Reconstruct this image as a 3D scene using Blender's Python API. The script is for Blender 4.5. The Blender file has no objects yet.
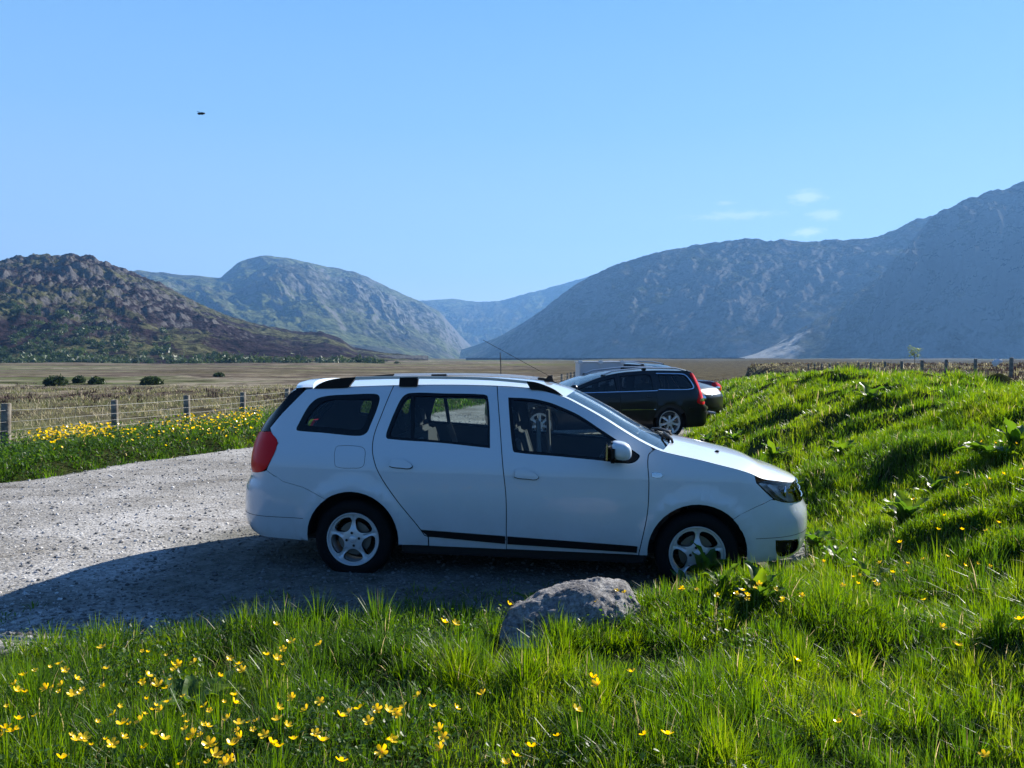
import bpy, bmesh, math, random
import numpy as np
from mathutils import Vector, Matrix
random.seed(7); RNG = np.random.default_rng(11)
PI = math.pi; R = math.radians
scene = bpy.context.scene
COL = scene.collection
F = 780.0; HOR = 358.0; CAMZ = 1.70
PITCH = math.atan((384-HOR)/F)
SUN_AZ, SUN_EL = 47.0, 31.0
HAZE = 1.5e-4

# ---------------------------------------------------------------- camera
cam = bpy.data.objects.new('camera', bpy.data.cameras.new('camera')); COL.objects.link(cam)
cam.location = (0, 0, CAMZ); cam.rotation_euler = (PI/2-PITCH, 0, 0)
cam.data.sensor_width = 36; cam.data.lens = F/1024*36
cam.data.clip_start = 0.05; cam.data.clip_end = 30000
scene.camera = cam
CR = cam.rotation_euler.to_matrix()
def ray(px, py):
    return (CR @ Vector(((px-512)/F, -(py-384)/F, -1))).normalized()
def at(px, py, depth):
    d = ray(px, py); return Vector((0, 0, CAMZ)) + d*(depth/d.y)

# ---------------------------------------------------------------- helpers
def link(name, me, mats=None, parent=None, label=None):
    o = bpy.data.objects.new(name, me); COL.objects.link(o)
    if mats is not None:
        for m in (mats if isinstance(mats, (list, tuple)) else [mats]): me.materials.append(m)
    if parent is not None: o.parent = parent
    if label: o['label'] = label
    return o
def thing(name, label, cat, loc=(0,0,0), rz=0, group=None):
    o = bpy.data.objects.new(name, None); COL.objects.link(o); o.empty_display_size = .1
    o.location = loc; o.rotation_euler = (0, 0, rz); return tag(o, label, cat, group)
def tag(o, label, cat, group=None, kind=None):
    o['label'] = label; o['category'] = cat
    if group: o['group'] = group
    if kind: o['kind'] = kind
    return o
def struct(o): o['kind'] = 'structure'; return o
def np_mesh(name, v, f, smooth=False, attrs=None):
    """v (n,3), f (m,k) with one k"""
    me = bpy.data.meshes.new(name); v = np.asarray(v, np.float32); f = np.asarray(f, np.int32)
    k = f.shape[1]; me.vertices.add(len(v)); me.vertices.foreach_set('co', v.ravel())
    me.loops.add(f.size); me.loops.foreach_set('vertex_index', f.ravel())
    me.polygons.add(len(f)); me.polygons.foreach_set('loop_start', np.arange(0, f.size, k, dtype=np.int32))
    me.polygons.foreach_set('loop_total', np.full(len(f), k, np.int32))
    me.polygons.foreach_set('use_smooth', np.full(len(f), smooth, bool))
    if attrs:
        for an, av in attrs.items():
            a = me.attributes.new(an, 'FLOAT', 'POINT'); a.data.foreach_set('value', np.asarray(av, np.float32))
    me.update(calc_edges=True); return me
def bm_mesh(name, bm, smooth=False, ang=None):
    me = bpy.data.meshes.new(name); bmesh.ops.recalc_face_normals(bm, faces=bm.faces); bm.to_mesh(me); bm.free()
    if smooth:
        me.polygons.foreach_set('use_smooth', np.ones(len(me.polygons), bool))
        me.set_sharp_from_angle(angle=R(ang or 35))
    return me
def smoothstep(t): t = np.clip(t, 0, 1); return t*t*(3-2*t)

# value noise
def _h(ix, iy, iz, s):
    n = (ix.astype(np.int64)*374761393 + iy.astype(np.int64)*668265263 + iz.astype(np.int64)*2147483647 + s*1274126177) & 0xffffffff
    n = ((n ^ (n >> 13))*1274126177) & 0xffffffff; n = ((n ^ (n >> 15))*2246822519) & 0xffffffff
    return ((n ^ (n >> 16)) & 0xffffff)/float(0xffffff)*2-1
def vnoise(x, y, s=0):
    x = np.asarray(x, float); y = np.asarray(y, float)
    ix = np.floor(x); iy = np.floor(y); fx = x-ix; fy = y-iy
    ux = fx*fx*fx*(fx*(fx*6-15)+10); uy = fy*fy*fy*(fy*(fy*6-15)+10); z = np.zeros_like(ix)
    a = _h(ix, iy, z, s); b = _h(ix+1, iy, z, s); c = _h(ix, iy+1, z, s); d = _h(ix+1, iy+1, z, s)
    return (a*(1-ux)+b*ux)*(1-uy)+(c*(1-ux)+d*ux)*uy
def fbm(x, y, o=4, s=0, g=.5):
    t = 0; a = 1; n = 0
    for i in range(o):
        ca, sa = math.cos(i*.7), math.sin(i*.7)
        t = t+a*vnoise((x*ca-y*sa)*2**i+i*17.3, (x*sa+y*ca)*2**i+i*5.1, s+i); n += a; a *= g
    return t/n
def ridged(x, y, o=5, s=0, g=.5):
    t = 0; a = 1; n = 0
    for i in range(o):
        ca, sa = math.cos(i*.9), math.sin(i*.9)
        t = t+a*(1-2*np.abs(vnoise((x*ca-y*sa)*2**i+i*7.7, (x*sa+y*ca)*2**i+i*3.1, s+i))); n += a; a *= g
    return t/n

# ---------------------------------------------------------------- materials
def mat(name, col, rough=.5, metal=0, coat=0, spec=.5, emis=None, bump=None, alpha=None, var=None):
    m = bpy.data.materials.new(name); m.use_nodes = True; nt = m.node_tree; b = nt.nodes['Principled BSDF']
    b.inputs['Base Color'].default_value = (*col, 1); b.inputs['Roughness'].default_value = rough
    b.inputs['Metallic'].default_value = metal; b.inputs['Coat Weight'].default_value = coat
    b.inputs['Coat Roughness'].default_value = .03
    b.inputs['Specular IOR Level'].default_value = spec
    tc = None
    if bump or var:
        tc = nt.nodes.new('ShaderNodeTexCoord')
    if bump:
        sc, st, dist = bump
        n = nt.nodes.new('ShaderNodeTexNoise'); n.inputs['Scale'].default_value = sc; n.inputs['Detail'].default_value = 6
        nt.links.new(tc.outputs['Object'], n.inputs['Vector'])
        bp = nt.nodes.new('ShaderNodeBump'); bp.inputs['Strength'].default_value = st; bp.inputs['Distance'].default_value = dist
        nt.links.new(n.outputs[0], bp.inputs['Height']); nt.links.new(bp.outputs[0], b.inputs['Normal'])
    if var:
        col2, sc = var
        n = nt.nodes.new('ShaderNodeTexNoise'); n.inputs['Scale'].default_value = sc; n.inputs['Detail'].default_value = 5
        nt.links.new(tc.outputs['Object'], n.inputs['Vector'])
        r = nt.nodes.new('ShaderNodeValToRGB'); r.color_ramp.elements[0].position = .4; r.color_ramp.elements[1].position = .65
        r.color_ramp.elements[0].color = (*col, 1); r.color_ramp.elements[1].color = (*col2, 1)
        nt.links.new(n.outputs[0], r.inputs[0]); nt.links.new(r.outputs[0], b.inputs['Base Color'])
    return m
def glass_mat(name, tint, f0=.05):
    m = bpy.data.materials.new(name); m.use_nodes = True; nt = m.node_tree; nt.nodes.clear()
    out = nt.nodes.new('ShaderNodeOutputMaterial'); mx = nt.nodes.new('ShaderNodeMixShader')
    tr = nt.nodes.new('ShaderNodeBsdfTransparent'); tr.inputs[0].default_value = (*tint, 1)
    gl = nt.nodes.new('ShaderNodeBsdfGlossy'); gl.inputs['Roughness'].default_value = .02
    gl.inputs[0].default_value = (1, 1, 1, 1)
    fr = nt.nodes.new('ShaderNodeFresnel'); fr.inputs[0].default_value = 1.5
    nt.links.new(fr.outputs[0], mx.inputs[0]); nt.links.new(tr.outputs[0], mx.inputs[1]); nt.links.new(gl.outputs[0], mx.inputs[2])
    nt.links.new(mx.outputs[0], out.inputs[0]); return m
def emis_off(): pass
M = {}
M['white'] = mat('white_car_paint', (.64, .70, .76), .28, 0, 1.0)
def dirty_paint(m, dirt=(.34,.33,.30)):
    nt = m.node_tree; b = nt.nodes['Principled BSDF']; c0 = tuple(b.inputs['Base Color'].default_value)
    tc = nt.nodes.new('ShaderNodeTexCoord'); sp = nt.nodes.new('ShaderNodeSeparateXYZ'); nt.links.new(tc.outputs['Object'], sp.inputs[0])
    mr = nt.nodes.new('ShaderNodeMapRange'); mr.inputs[1].default_value = .72; mr.inputs[2].default_value = .22; nt.links.new(sp.outputs[2], mr.inputs[0])
    n = nt.nodes.new('ShaderNodeTexNoise'); n.inputs['Scale'].default_value = 3.5; n.inputs['Detail'].default_value = 8; n.inputs['Roughness'].default_value=.7; nt.links.new(tc.outputs['Object'], n.inputs['Vector'])
    mu = nt.nodes.new('ShaderNodeMath'); mu.operation = 'MULTIPLY'; nt.links.new(mr.outputs[0], mu.inputs[0]); nt.links.new(n.outputs[0], mu.inputs[1])
    mx = nt.nodes.new('ShaderNodeMix'); mx.data_type = 'RGBA'; mx.inputs[6].default_value = c0; mx.inputs[7].default_value = (*dirt, 1)
    nt.links.new(mu.outputs[0], mx.inputs[0]); nt.links.new(mx.outputs[2], b.inputs['Base Color'])
    mr2 = nt.nodes.new('ShaderNodeMapRange'); mr2.inputs[3].default_value = .03; mr2.inputs[4].default_value = .35; nt.links.new(mu.outputs[0], mr2.inputs[0])
    nt.links.new(mr2.outputs[0], b.inputs['Coat Roughness'])
dirty_paint(M['white'])
M['navy'] = mat('dark_car_paint', (.004, .004, .007), .35, .0, .5, spec=.25)
M['black_paint'] = mat('black_car_paint', (.005, .005, .007), .35, .0, .5, spec=.25)
M['maroon'] = mat('dark_red_car_paint', (.10, .018, .03), .3, .2, 1.0)
M['black'] = mat('black_plastic', (.007, .007, .008), .5, spec=.2)
M['gloss_black'] = mat('gloss_black_trim', (.004, .004, .005), .15, 0, 0, spec=.3)
M['seam'] = mat('dark_seam', (.01, .01, .012), .7)
M['rubber'] = mat('tyre_rubber', (.008, .008, .009), .8, spec=.15, bump=(60, .3, .002))
M['alloy'] = mat('alloy_silver', (.62, .63, .65), .35, .35)
M['steel'] = mat('brake_steel', (.22, .21, .20), .45, .8)
M['chrome'] = mat('chrome', (.7, .7, .72), .12, 1)
M['silver'] = mat('silver_rail', (.62, .63, .65), .3, .5)
M['fabric'] = mat('seat_fabric', (.035, .036, .04), .9, bump=(200, .3, .001))
M['fabric_light'] = mat('seat_side_fabric', (.30, .30, .30), .9)
M['trim'] = mat('interior_trim', (.022, .023, .026), .7)
M['glass'] = glass_mat('window_glass', (.66, .74, .74))
M['glass_dark'] = glass_mat('tinted_glass', (.42, .47, .48))
M['glass_front'] = glass_mat('windscreen_glass', (.78, .85, .85))
M['lens'] = glass_mat('clear_lens', (.9, .92, .95))
M['red'] = mat('tail_light_red', (.78, .006, .010), .3, 0, .12, spec=.15)
M['orange'] = mat('indicator_orange', (.5, .12, .02), .2, 0, 1)
# ================================================================ car machinery
def catmull(pts, n=6, closed=True):
    """smooth through pts; a point with a third element is a sharp corner"""
    P = [(p[0], p[1]) for p in pts]; C = [len(p) > 2 for p in pts]; N = len(P); out = []
    rng_ = range(N if closed else N-1)
    for i in rng_:
        p1 = P[i]; p2 = P[(i+1) % N]
        p0 = P[i-1] if (closed or i > 0) else p1; p3 = P[(i+2) % N] if (closed or i+2 < N) else p2
        if C[i]: p0 = p1
        if C[(i+1) % N]: p3 = p2
        L = math.hypot(p2[0]-p1[0], p2[1]-p1[1])
        def tan(a, b, m):
            d = math.hypot(b[0]-a[0], b[1]-a[1]) or 1
            return ((b[0]-a[0])/d*L*m, (b[1]-a[1])/d*L*m)
        m1 = tan(p0, p2, 1) ; m2 = tan(p1, p3, 1)
        if C[i] and C[(i+1) % N]: m1 = m2 = (p2[0]-p1[0], p2[1]-p1[1])
        for k in range(n):
            t = k/n; h00 = 2*t**3-3*t*t+1; h10 = t**3-2*t*t+t; h01 = -2*t**3+3*t*t; h11 = t**3-t*t
            out.append((h00*p1[0]+h10*m1[0]+h01*p2[0]+h11*m2[0], h00*p1[1]+h10*m1[1]+h01*p2[1]+h11*m2[1]))
    if not closed: out.append(P[-1])
    return out
def area(p): return .5*sum(p[i-1][0]*p[i][1]-p[i][0]*p[i-1][1] for i in range(len(p)))
def inset(poly, d):
    """move a closed outline inwards by d"""
    if area(poly) < 0: poly = poly[::-1]
    n = len(poly); out = []
    for i in range(n):
        a, b, c = poly[i-1], poly[i], poly[(i+1) % n]
        e1 = (b[0]-a[0], b[1]-a[1]); e2 = (c[0]-b[0], c[1]-b[1])
        l1 = math.hypot(*e1) or 1e-6; l2 = math.hypot(*e2) or 1e-6
        n1 = (-e1[1]/l1, e1[0]/l1); n2 = (-e2[1]/l2, e2[0]/l2)
        nx, ny = n1[0]+n2[0], n1[1]+n2[1]; l = math.hypot(nx, ny)
        if l < .3: nx, ny = n1; l = 1; k = 1
        else: k = min(2/l, 2.0)
        out.append((b[0]+nx/l*d*k, b[1]+ny/l*d*k))
    return out
def interp(tab):
    xs = [a for a, b in tab]; ys = [b for a, b in tab]
    # smooth (monotone-ish) cubic through the table, sampled
    def f(x):
        if x <= xs[0]: return ys[0]
        if x >= xs[-1]: return ys[-1]
        i = max(j for j in range(len(xs)-1) if xs[j] <= x)
        h = xs[i+1]-xs[i]; t = (x-xs[i])/h
        def sl(j):
            if j <= 0: return (ys[1]-ys[0])/(xs[1]-xs[0])
            if j >= len(xs)-1: return (ys[-1]-ys[-2])/(xs[-1]-xs[-2])
            a = (ys[j]-ys[j-1])/(xs[j]-xs[j-1]); b = (ys[j+1]-ys[j])/(xs[j+1]-xs[j])
            return 0 if a*b <= 0 else 2*a*b/(a+b)
        m0, m1 = sl(i)*h, sl(i+1)*h
        return (2*t**3-3*t*t+1)*ys[i]+(t**3-2*t*t+t)*m0+(-2*t**3+3*t*t)*ys[i+1]+(t**3-t*t)*m1
    return f

class Shell:
    def __init__(s, prof, plan, xf, xr, xcf, xcr, nf=2.3, nr=2.8, hubs=(), flare=.018, rad=.38):
        s.prof, s.plan, s.xf, s.xr = interp(prof), interp(plan), interp(xf), interp(xr)
        s.xcf, s.xcr, s.nf, s.nr, s.hubs, s.flare, s.rad = xcf, xcr, nf, nr, hubs, flare, rad
        s.LF = .75; s.LR = .75
    def w(s, x, z):
        v = s.prof(z)*s.plan(x)
        for hx, hz in s.hubs:
            r = math.hypot(x-hx, z-hz)
            if r < .7: v += s.flare*math.exp(-((r-s.rad)/.06)**2)*(1 if r > s.rad else 1)
        return v
    def xyz(s, u, z):
        if u > s.xcf:
            th = min((u-s.xcf)/s.LF, 1)*PI/2; k = 2/s.nf
            x = s.xcf+(s.xf(z)-s.xcf)*math.sin(th)**k; return x, s.w(x, z)*max(math.cos(th), 0)**k
        if u < s.xcr:
            th = min((s.xcr-u)/s.LR, 1)*PI/2; k = 2/s.nr
            x = s.xcr-(s.xcr-s.xr(z))*math.sin(th)**k; return x, s.w(x, z)*max(math.cos(th), 0)**k
        return u, s.w(u, z)
    def u_of(s, x, z, cap=.9):
        if x > s.xcf:
            q = min((x-s.xcf)/(s.xf(z)-s.xcf), .9995); return s.xcf+s.LF*math.asin(q**(s.nf/2))/(PI/2)
        if x < s.xcr:
            q = min((s.xcr-x)/(s.xcr-s.xr(z)), .9995); return s.xcr-s.LR*math.asin(q**(s.nr/2))/(PI/2)
        return x
    def Y(s, x, z):
        if x >= s.xf(z) or x <= s.xr(z): return -1
        return s.xyz(s.u_of(x, z), z)[1]
    def P(s, u, z, sd, off=0):
        x, y = s.xyz(u, z); p = Vector((x, sd*y, z))
        if off:
            p = p+s.N(u, z, sd)*off
        return p
    def N(s, u, z, sd):
        e = .004
        a = Vector((*s.xyz(u+e, z), z)); b = Vector((*s.xyz(u-e, z), z))
        c = Vector((*s.xyz(u, z+e), z+e)); d = Vector((*s.xyz(u, z-e), z-e))
        n = (c-d).cross(a-b)
        if n.length < 1e-12: n = Vector((1 if u > 0 else -1, 0, 0))
        n.normalize()
        if n.y < -.02: n = -n
        return Vector((n.x, sd*n.y, n.z))

def uv_patch(name, outer, holes, mapf, nrmf, step=(.06, .06), depth=0, flip=None):
    """outline with holes -> dense patch mapped on a curved surface, optional returned edge of given depth"""
    bm = bmesh.new(); edges = []
    for lp in [outer]+list(holes):
        vs = [bm.verts.new((p[0], p[1], 0)) for p in lp]
        for i in range(len(vs)): edges.append(bm.edges.new((vs[i-1], vs[i])))
    bmesh.ops.triangle_fill(bm, use_beauty=True, edges=edges, normal=(0, 0, 1))
    xs = [p[0] for p in outer]; ys = [p[1] for p in outer]
    for ax, lo, hi, st in ((0, min(xs), max(xs), step[0]), (1, min(ys), max(ys), step[1])):
        k = math.ceil(lo/st)
        while k*st < hi:
            co = [0, 0, 0]; no = [0, 0, 0]; co[ax] = k*st; no[ax] = 1
            bmesh.ops.bisect_plane(bm, geom=bm.verts[:]+bm.edges[:]+bm.faces[:], dist=1e-6, plane_co=co, plane_no=no); k += 1
    bmesh.ops.remove_doubles(bm, verts=bm.verts, dist=2e-5)
    bm.verts.index_update()
    V = []; NN = []; Fc = []
    for v in bm.verts:
        V.append(mapf(v.co.x, v.co.y)); NN.append(nrmf(v.co.x, v.co.y))
    for f in bm.faces:
        idx = [v.index for v in f.verts]
        if len(set(idx)) < 3: continue
        a = sum(((V[idx[i]]-V[idx[0]]).cross(V[idx[(i+1) % len(idx)]]-V[idx[0]]) for i in range(1, len(idx)-1)), Vector())
        if a.length < 1e-10: continue
        if a.dot(NN[idx[0]]) < 0: idx.reverse()
        Fc.append(idx)
    nsurf = len(Fc)
    if depth:
        for e in bm.edges:
            if len(e.link_faces) == 1:
                a, b = e.verts[0].index, e.verts[1].index
                i = len(V); V += [V[a], V[b], V[b]-NN[b]*depth, V[a]-NN[a]*depth]
                d = (V[b]-V[a]); n = d.cross(NN[a]); n = n.normalized() if n.length > 1e-9 else NN[a]
                # outward from the face
                fc = e.link_faces[0].calc_center_median(); cen = mapf(fc.x, fc.y)
                if n.dot(V[a]-cen) < 0: n = -n
                NN += [n]*4; Fc.append([i, i+1, i+2, i+3])
    bm.free()
    me = bpy.data.meshes.new(name); me.from_pydata([tuple(v) for v in V], [], Fc); me.update()
    me.polygons.foreach_set('use_smooth', np.ones(len(me.polygons), bool))
    me.normals_split_custom_set_from_vertices([tuple(n) for n in NN])
    return me
def side_patch(sh, name, outer, holes, sd, m, parent, off=0, depth=.012, step=(.07, .07), label=None):
    """outer/holes in (x,z); converted to the wrap parameter"""
    cv = lambda L: [(sh.u_of(x, z) if not isinstance(x, str) else 0, z) for x, z in L]
    o = cv(outer); h = [cv(a) for a in holes]
    me = uv_patch(name, o, h, lambda u, z: sh.P(u, z, sd, off), lambda u, z: sh.N(u, z, sd), step, depth)
    return link(name, me, m, parent, label)

def lathe(prof, n=48, axis='y', closed=False):
    """prof: list of (r, a) ; revolve about local y axis"""
    V = []; Fc = []
    for i in range(n):
        t = 2*PI*i/n
        for r, a in prof: V.append((r*math.cos(t), a, r*math.sin(t)))
    k = len(prof)
    for i in range(n):
        j = (i+1) % n
        for q in range(k if closed else k-1):
            q2 = (q+1) % k
            Fc.append((i*k+q, i*k+q2, j*k+q2, j*k+q))
    return V, Fc
def py_mesh(name, V, Fc, smooth=True, ang=35):
    me = bpy.data.meshes.new(name); me.from_pydata([tuple(v) for v in V], [], Fc); me.update()
    bm = bmesh.new(); bm.from_mesh(me); bmesh.ops.recalc_face_normals(bm, faces=bm.faces); bm.to_mesh(me); bm.free()
    if smooth:
        me.polygons.foreach_set('use_smooth', np.ones(len(me.polygons), bool)); me.set_sharp_from_angle(angle=R(ang))
    return me
def prism(name, poly, y0, y1, m, parent, bev=.004, label=None, axes='xz'):
    bm = bmesh.new()
    def co(p, y): return (p[0], y, p[1]) if axes == 'xz' else ((p[0], p[1], y) if axes == 'xy' else (y, p[0], p[1]))
    a = [bm.verts.new(co(p, y0)) for p in poly]; b = [bm.verts.new(co(p, y1)) for p in poly]
    bm.faces.new(a); bm.faces.new(b[::-1])
    for i in range(len(a)): bm.faces.new((a[i-1], a[i], b[i], b[i-1]))
    if bev: bmesh.ops.bevel(bm, geom=bm.edges[:], offset=bev, segments=2, affect='EDGES', clamp_overlap=True)
    return link(name, bm_mesh(name, bm, True, 40), m, parent, label)
def box(bm, c, s, rot=None, bev=0):
    r = bmesh.ops.create_cube(bm, size=1); vs = r['verts']
    mt = Matrix.Translation(c) @ (rot.to_4x4() if rot else Matrix.Identity(4)) @ Matrix.Diagonal((*s, 1))
    bmesh.ops.transform(bm, matrix=mt, verts=vs)
    if bev:
        es = set(e for v in vs for e in v.link_edges); bmesh.ops.bevel(bm, geom=list(es), offset=bev, segments=3, affect='EDGES', clamp_overlap=True)
def tube_vf(path, r, n=8, taper=None):
    V = []; Fc = []; m = len(path); up = Vector((0, 0, 1))
    for i, p in enumerate(path):
        p = Vector(p); a = Vector(path[max(i-1, 0)]); b = Vector(path[min(i+1, m-1)]); d = (b-a).normalized()
        s = d.cross(up); s = s.normalized() if s.length > 1e-4 else Vector((1, 0, 0)); t = s.cross(d)
        rr = r if taper is None else r*taper[i]
        for k in range(n):
            q = 2*PI*k/n; V.append(p+s*math.cos(q)*rr+t*math.sin(q)*rr)
    for i in range(m-1):
        for k in range(n): Fc.append((i*n+k, i*n+(k+1) % n, (i+1)*n+(k+1) % n, (i+1)*n+k))
    Fc.append(tuple(range(n))[::-1]); Fc.append(tuple((m-1)*n+k for k in range(n)))
    return V, Fc
def tube(name, path, r, m, parent=None, n=8, taper=None, label=None):
    V, Fc = tube_vf(path, r, n, taper); return link(name, py_mesh(name, V, Fc, True, 50), m, parent, label)

def wheel_parts(parent, x, y, z, sd, rt=.311, rr=.205, wd=.19, nh=5, a0=-90, style='y', simple=False):
    """y: outer face position; sd: which side is outwards"""
    w = link('wheel', py_mesh('wheel', *lathe([(.001, -.02), (.045, -.02), (.05, -.055), (.13, -.055), (.13, -.072), (.05, -.072), (.05, -.12), (.001, -.12)], 32)), M['steel'], parent)
    w.location = (x, y, z)
    if sd < 0: w.rotation_euler = (0, 0, PI)
    sh_ = wd
    tp = [(rr, -.01), (rr+.012, .0), (rr+.04, .006), (rr+.07, .002), (rt-.018, -.008), (rt-.004, -.022), (rt, -.04), (rt+.001, -wd/2)]
    tp = tp+[(r, -wd-a) for r, a in tp[::-1][1:]]
    V, Fc = lathe(tp, 64)
    link('tyre', py_mesh('tyre', V, Fc, True, 60), M['rubber'], w)
    # rim: lip and open barrel
    lip = [(rr+.004, -.004), (rr+.002, .004), (rr-.006, .003), (rr-.012, -.008), (rr-.018, -.03), (rr-.03, -.09), (rr-.02, -wd+.01), (rr+.004, -wd)]
    V1, F1 = lathe(lip, 64)
    # face with holes
    def circ(r, n=60, c=(0, 0)): return [(c[0]+r*math.cos(2*PI*i/n), c[1]+r*math.sin(2*PI*i/n)) for i in range(n)]
    holes = []
    for k in range(nh):
        a = R(a0+360/nh*k)
        if style == 'y':
            q = [(.080, -.22), (.108, -.45), (.150, -.525), (.174, -.40), (.180, 0), (.174, .40), (.150, .525), (.108, .45), (.080, .22)]
        else:
            h = PI/nh; q = [(.06, -.25*h), (.075, -.45*h), (.165, -.66*h), (.178, -.55*h), (.178, .55*h), (.165, .66*h), (.075, .45*h), (.06, .25*h)]
        q = [(r*rr/.205*math.cos(a+b), r*rr/.205*math.sin(a+b)) for r, b in q]
        holes.append(catmull(q, 3))
    def dep(u, v):
        r = math.hypot(u, v)/rr; ag = (math.degrees(math.atan2(v, u))-a0-180/nh) % (360/nh); ag = min(ag, 360/nh-ag)*math.pi/180*r
        return -.007*math.exp(-(ag/.045)**2)*smoothstep((r-.35)/.15)*smoothstep((.93-r)/.08)-.012-.012*math.sin(min(r, 1)*PI)*0+.010*(1-r)**1.0-.010*math.exp(-((r-.62)/.22)**2)
    def mp(u, v): return Vector((u, dep(u, v), v))
    def nm(u, v):
        r = math.hypot(u, v)+1e-6; e = .003
        ang = math.atan2(v, u); ridge = math.sin(nh*(ang-R(a0))+PI)*0
        e = .002; return Vector((-(dep(u+e, v)-dep(u-e, v))/(2*e), 1, -(dep(u, v+e)-dep(u, v-e))/(2*e))).normalized()
    me = uv_patch('rim', circ(rr-.008, 72), holes, mp, nm, (.03, .03) if simple else (.009, .009), .028)
    bm = bmesh.new(); bm.from_mesh(me)
    t = bpy.data.meshes.new('t'); t.from_pydata(V1, [], F1); bm.from_mesh(t)
    for a, b, r in ((0, 0, .03),):
        V2, F2 = lathe([(.0005, .006), (r*.7, .005), (r*.95, .001), (r, -.012)], 24); t2 = bpy.data.meshes.new('t'); t2.from_pydata(V2, [], F2); bm.from_mesh(t2)
    bm.to_mesh(me); bm.free(); bmx = bmesh.new(); bmx.from_mesh(me); bmesh.ops.recalc_face_normals(bmx, faces=bmx.faces); bmx.to_mesh(me); bmx.free()
    me.polygons.foreach_set('use_smooth', np.ones(len(me.polygons), bool)); me.set_sharp_from_angle(angle=R(35))
    link('rim', me, M['alloy'], w)
    if not simple:
        # four bolt recesses, ring shaped pits
        for k in range(4):
            a = R(80+90*k); c = (.05*math.cos(a), .05*math.sin(a))
            V3 = [(c[0], .0005, c[1])]+[(c[0]+.0105*math.cos(2*PI*j/16), .0012, c[1]+.0105*math.sin(2*PI*j/16)) for j in range(16)]
            link('wheel_bolt', py_mesh('wheel_bolt', V3, [(0, 1+j, 1+(j+1) % 16) for j in range(16)], False), M['seam'], w)
    return w

def seat(parent, x, y, name='seat', wd=.5, mt=None):
    bm = bmesh.new()
    box(bm, (x, y, .50), (.52, wd, .17), Matrix.Rotation(R(-6), 3, 'Y'), .05)
    box(bm, (x-.32, y, .80), (.14, wd-.04, .62), Matrix.Rotation(R(-18), 3, 'Y'), .05)
    s = link(name, bm_mesh(name, bm, True, 50), mt or M['fabric'], parent)
    ny = 2 if wd > .8 else 1
    for k in range(ny):
        bm = bmesh.new(); yy = y+(k-.5*(ny-1))*.62
        box(bm, (x-.45, yy, 1.19), (.10, .26, .18), Matrix.Rotation(R(-15), 3, 'Y'), .04)
        box(bm, (x-.43, yy-.06, 1.09), (.02, .02, .12)); box(bm, (x-.43, yy+.06, 1.09), (.02, .02, .12))
        link('headrest', bm_mesh('headrest', bm, True, 50), mt or M['fabric'], s)
    return s
# ================================================================ the white estate
def pose(r_px, r_d, f_px, f_d, hub_y, hub_z, wb, sd):
    """car matrix from the two near hubs; sd = -1 when we see the right side"""
    a = at(*r_px, r_d); b = at(*f_px, f_d)
    X = (b-a).normalized(); Yv = Vector((0, 0, 1)).cross(X).normalized(); Z = X.cross(Yv)
    mid = (a+b)/2; org = mid-Yv*(sd*hub_y)-Z*hub_z
    m = Matrix((X, Yv, Z)).transposed().to_4x4(); m.translation = org
    print('wheelbase', (b-a).length, 'want', wb, 'org', org); return m
class Trace:
    def __init__(s, mw, shell, sd): s.inv = mw.inverted(); s.sh = shell; s.sd = sd; s.R = s.inv.to_3x3(); s.o = s.inv @ Vector((0, 0, CAMZ))
    def plane(s, px, py, y):
        d = s.R @ ray(px, py); t = (y-s.o.y)/d.y; p = s.o+d*t; return (p.x, p.z)
    def hit(s, px, py):
        d = s.R @ ray(px, py)
        def g(t):
            p = s.o+d*t; return s.sd*p.y-s.sh.Y(p.x, p.z)
        t0 = ((s.sd*1.1)-s.o.y)/d.y; best = (9, t0); t = t0; st = .01
        for i in range(170):
            v = g(t)
            if v < best[0]: best = (v, t)
            if v < 0: break
            t += st
        if v < 0 and i:
            a, b = t-st, t
            for k in range(18):
                m_ = (a+b)/2
                if g(m_) < 0: b = m_
                else: a = m_
            t = b
        else: t = (( s.sd*.62)-s.o.y)/d.y
        p = s.o+d*t; return (p.x, p.z)
    def L(s, pts): return [(*s.hit(p[0], p[1]), *p[2:]) for p in pts]

WB = 2.634; HZ = .30
MW = pose((352.5, 538.5), 6.06, (698, 553.5), 5.79, .80, HZ, WB, -1)
car = thing('parked_car', 'white estate car with black roof rail mounts parked side-on beside the boulder', 'car')
car.matrix_world = MW
sd = -1
TR0 = Trace(MW, None, -1)
# end silhouettes, read on the plane where a line of sight grazes the corner
rear_sil = [(303, 537), (256, 530), (247.6, 524), (244, 512), (245.2, 486), (252.5, 472), (251, 464), (254, 445), (260, 430), (281.5, 403.6), (294, 390)]
front_sil = [(766, 562), (792.5, 557.8), (802.8, 550), (807.7, 527), (807, 512), (802.8, 503.6), (799.8, 494.8), (794, 481.6), (780.8, 472)]
xr = sorted((z, x-.075) for x, z in [TR0.plane(*p, -.60) for p in rear_sil[1:]])
xf = sorted((z, x+.085) for x, z in [TR0.plane(*p, -.50) for p in front_sil[1:]])
print('xr', [(round(a, 2), round(b, 2)) for a, b in xr]); print('xf', [(round(a, 2), round(b, 2)) for a, b in xf])
prof = [(.15, .78), (.22, .81), (.32, .838), (.5, .858), (.68, .8665), (.84, .862), (.95, .842), (1.03, .815), (1.2, .752), (1.35, .695), (1.44, .655), (1.52, .60)]
plan = [(-2.4, .955), (-1.8, .975), (-.6, 1.0), (.6, 1.0), (1.3, .985), (1.8, .965), (2.3, .94)]
SH = Shell(prof, plan, xf, xr, 1.62, -1.92, 2.2, 2.7, hubs=((-WB/2, HZ), (WB/2, HZ)), flare=.016, rad=.40)
TR = Trace(MW, SH, -1); L = TR.L

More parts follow.
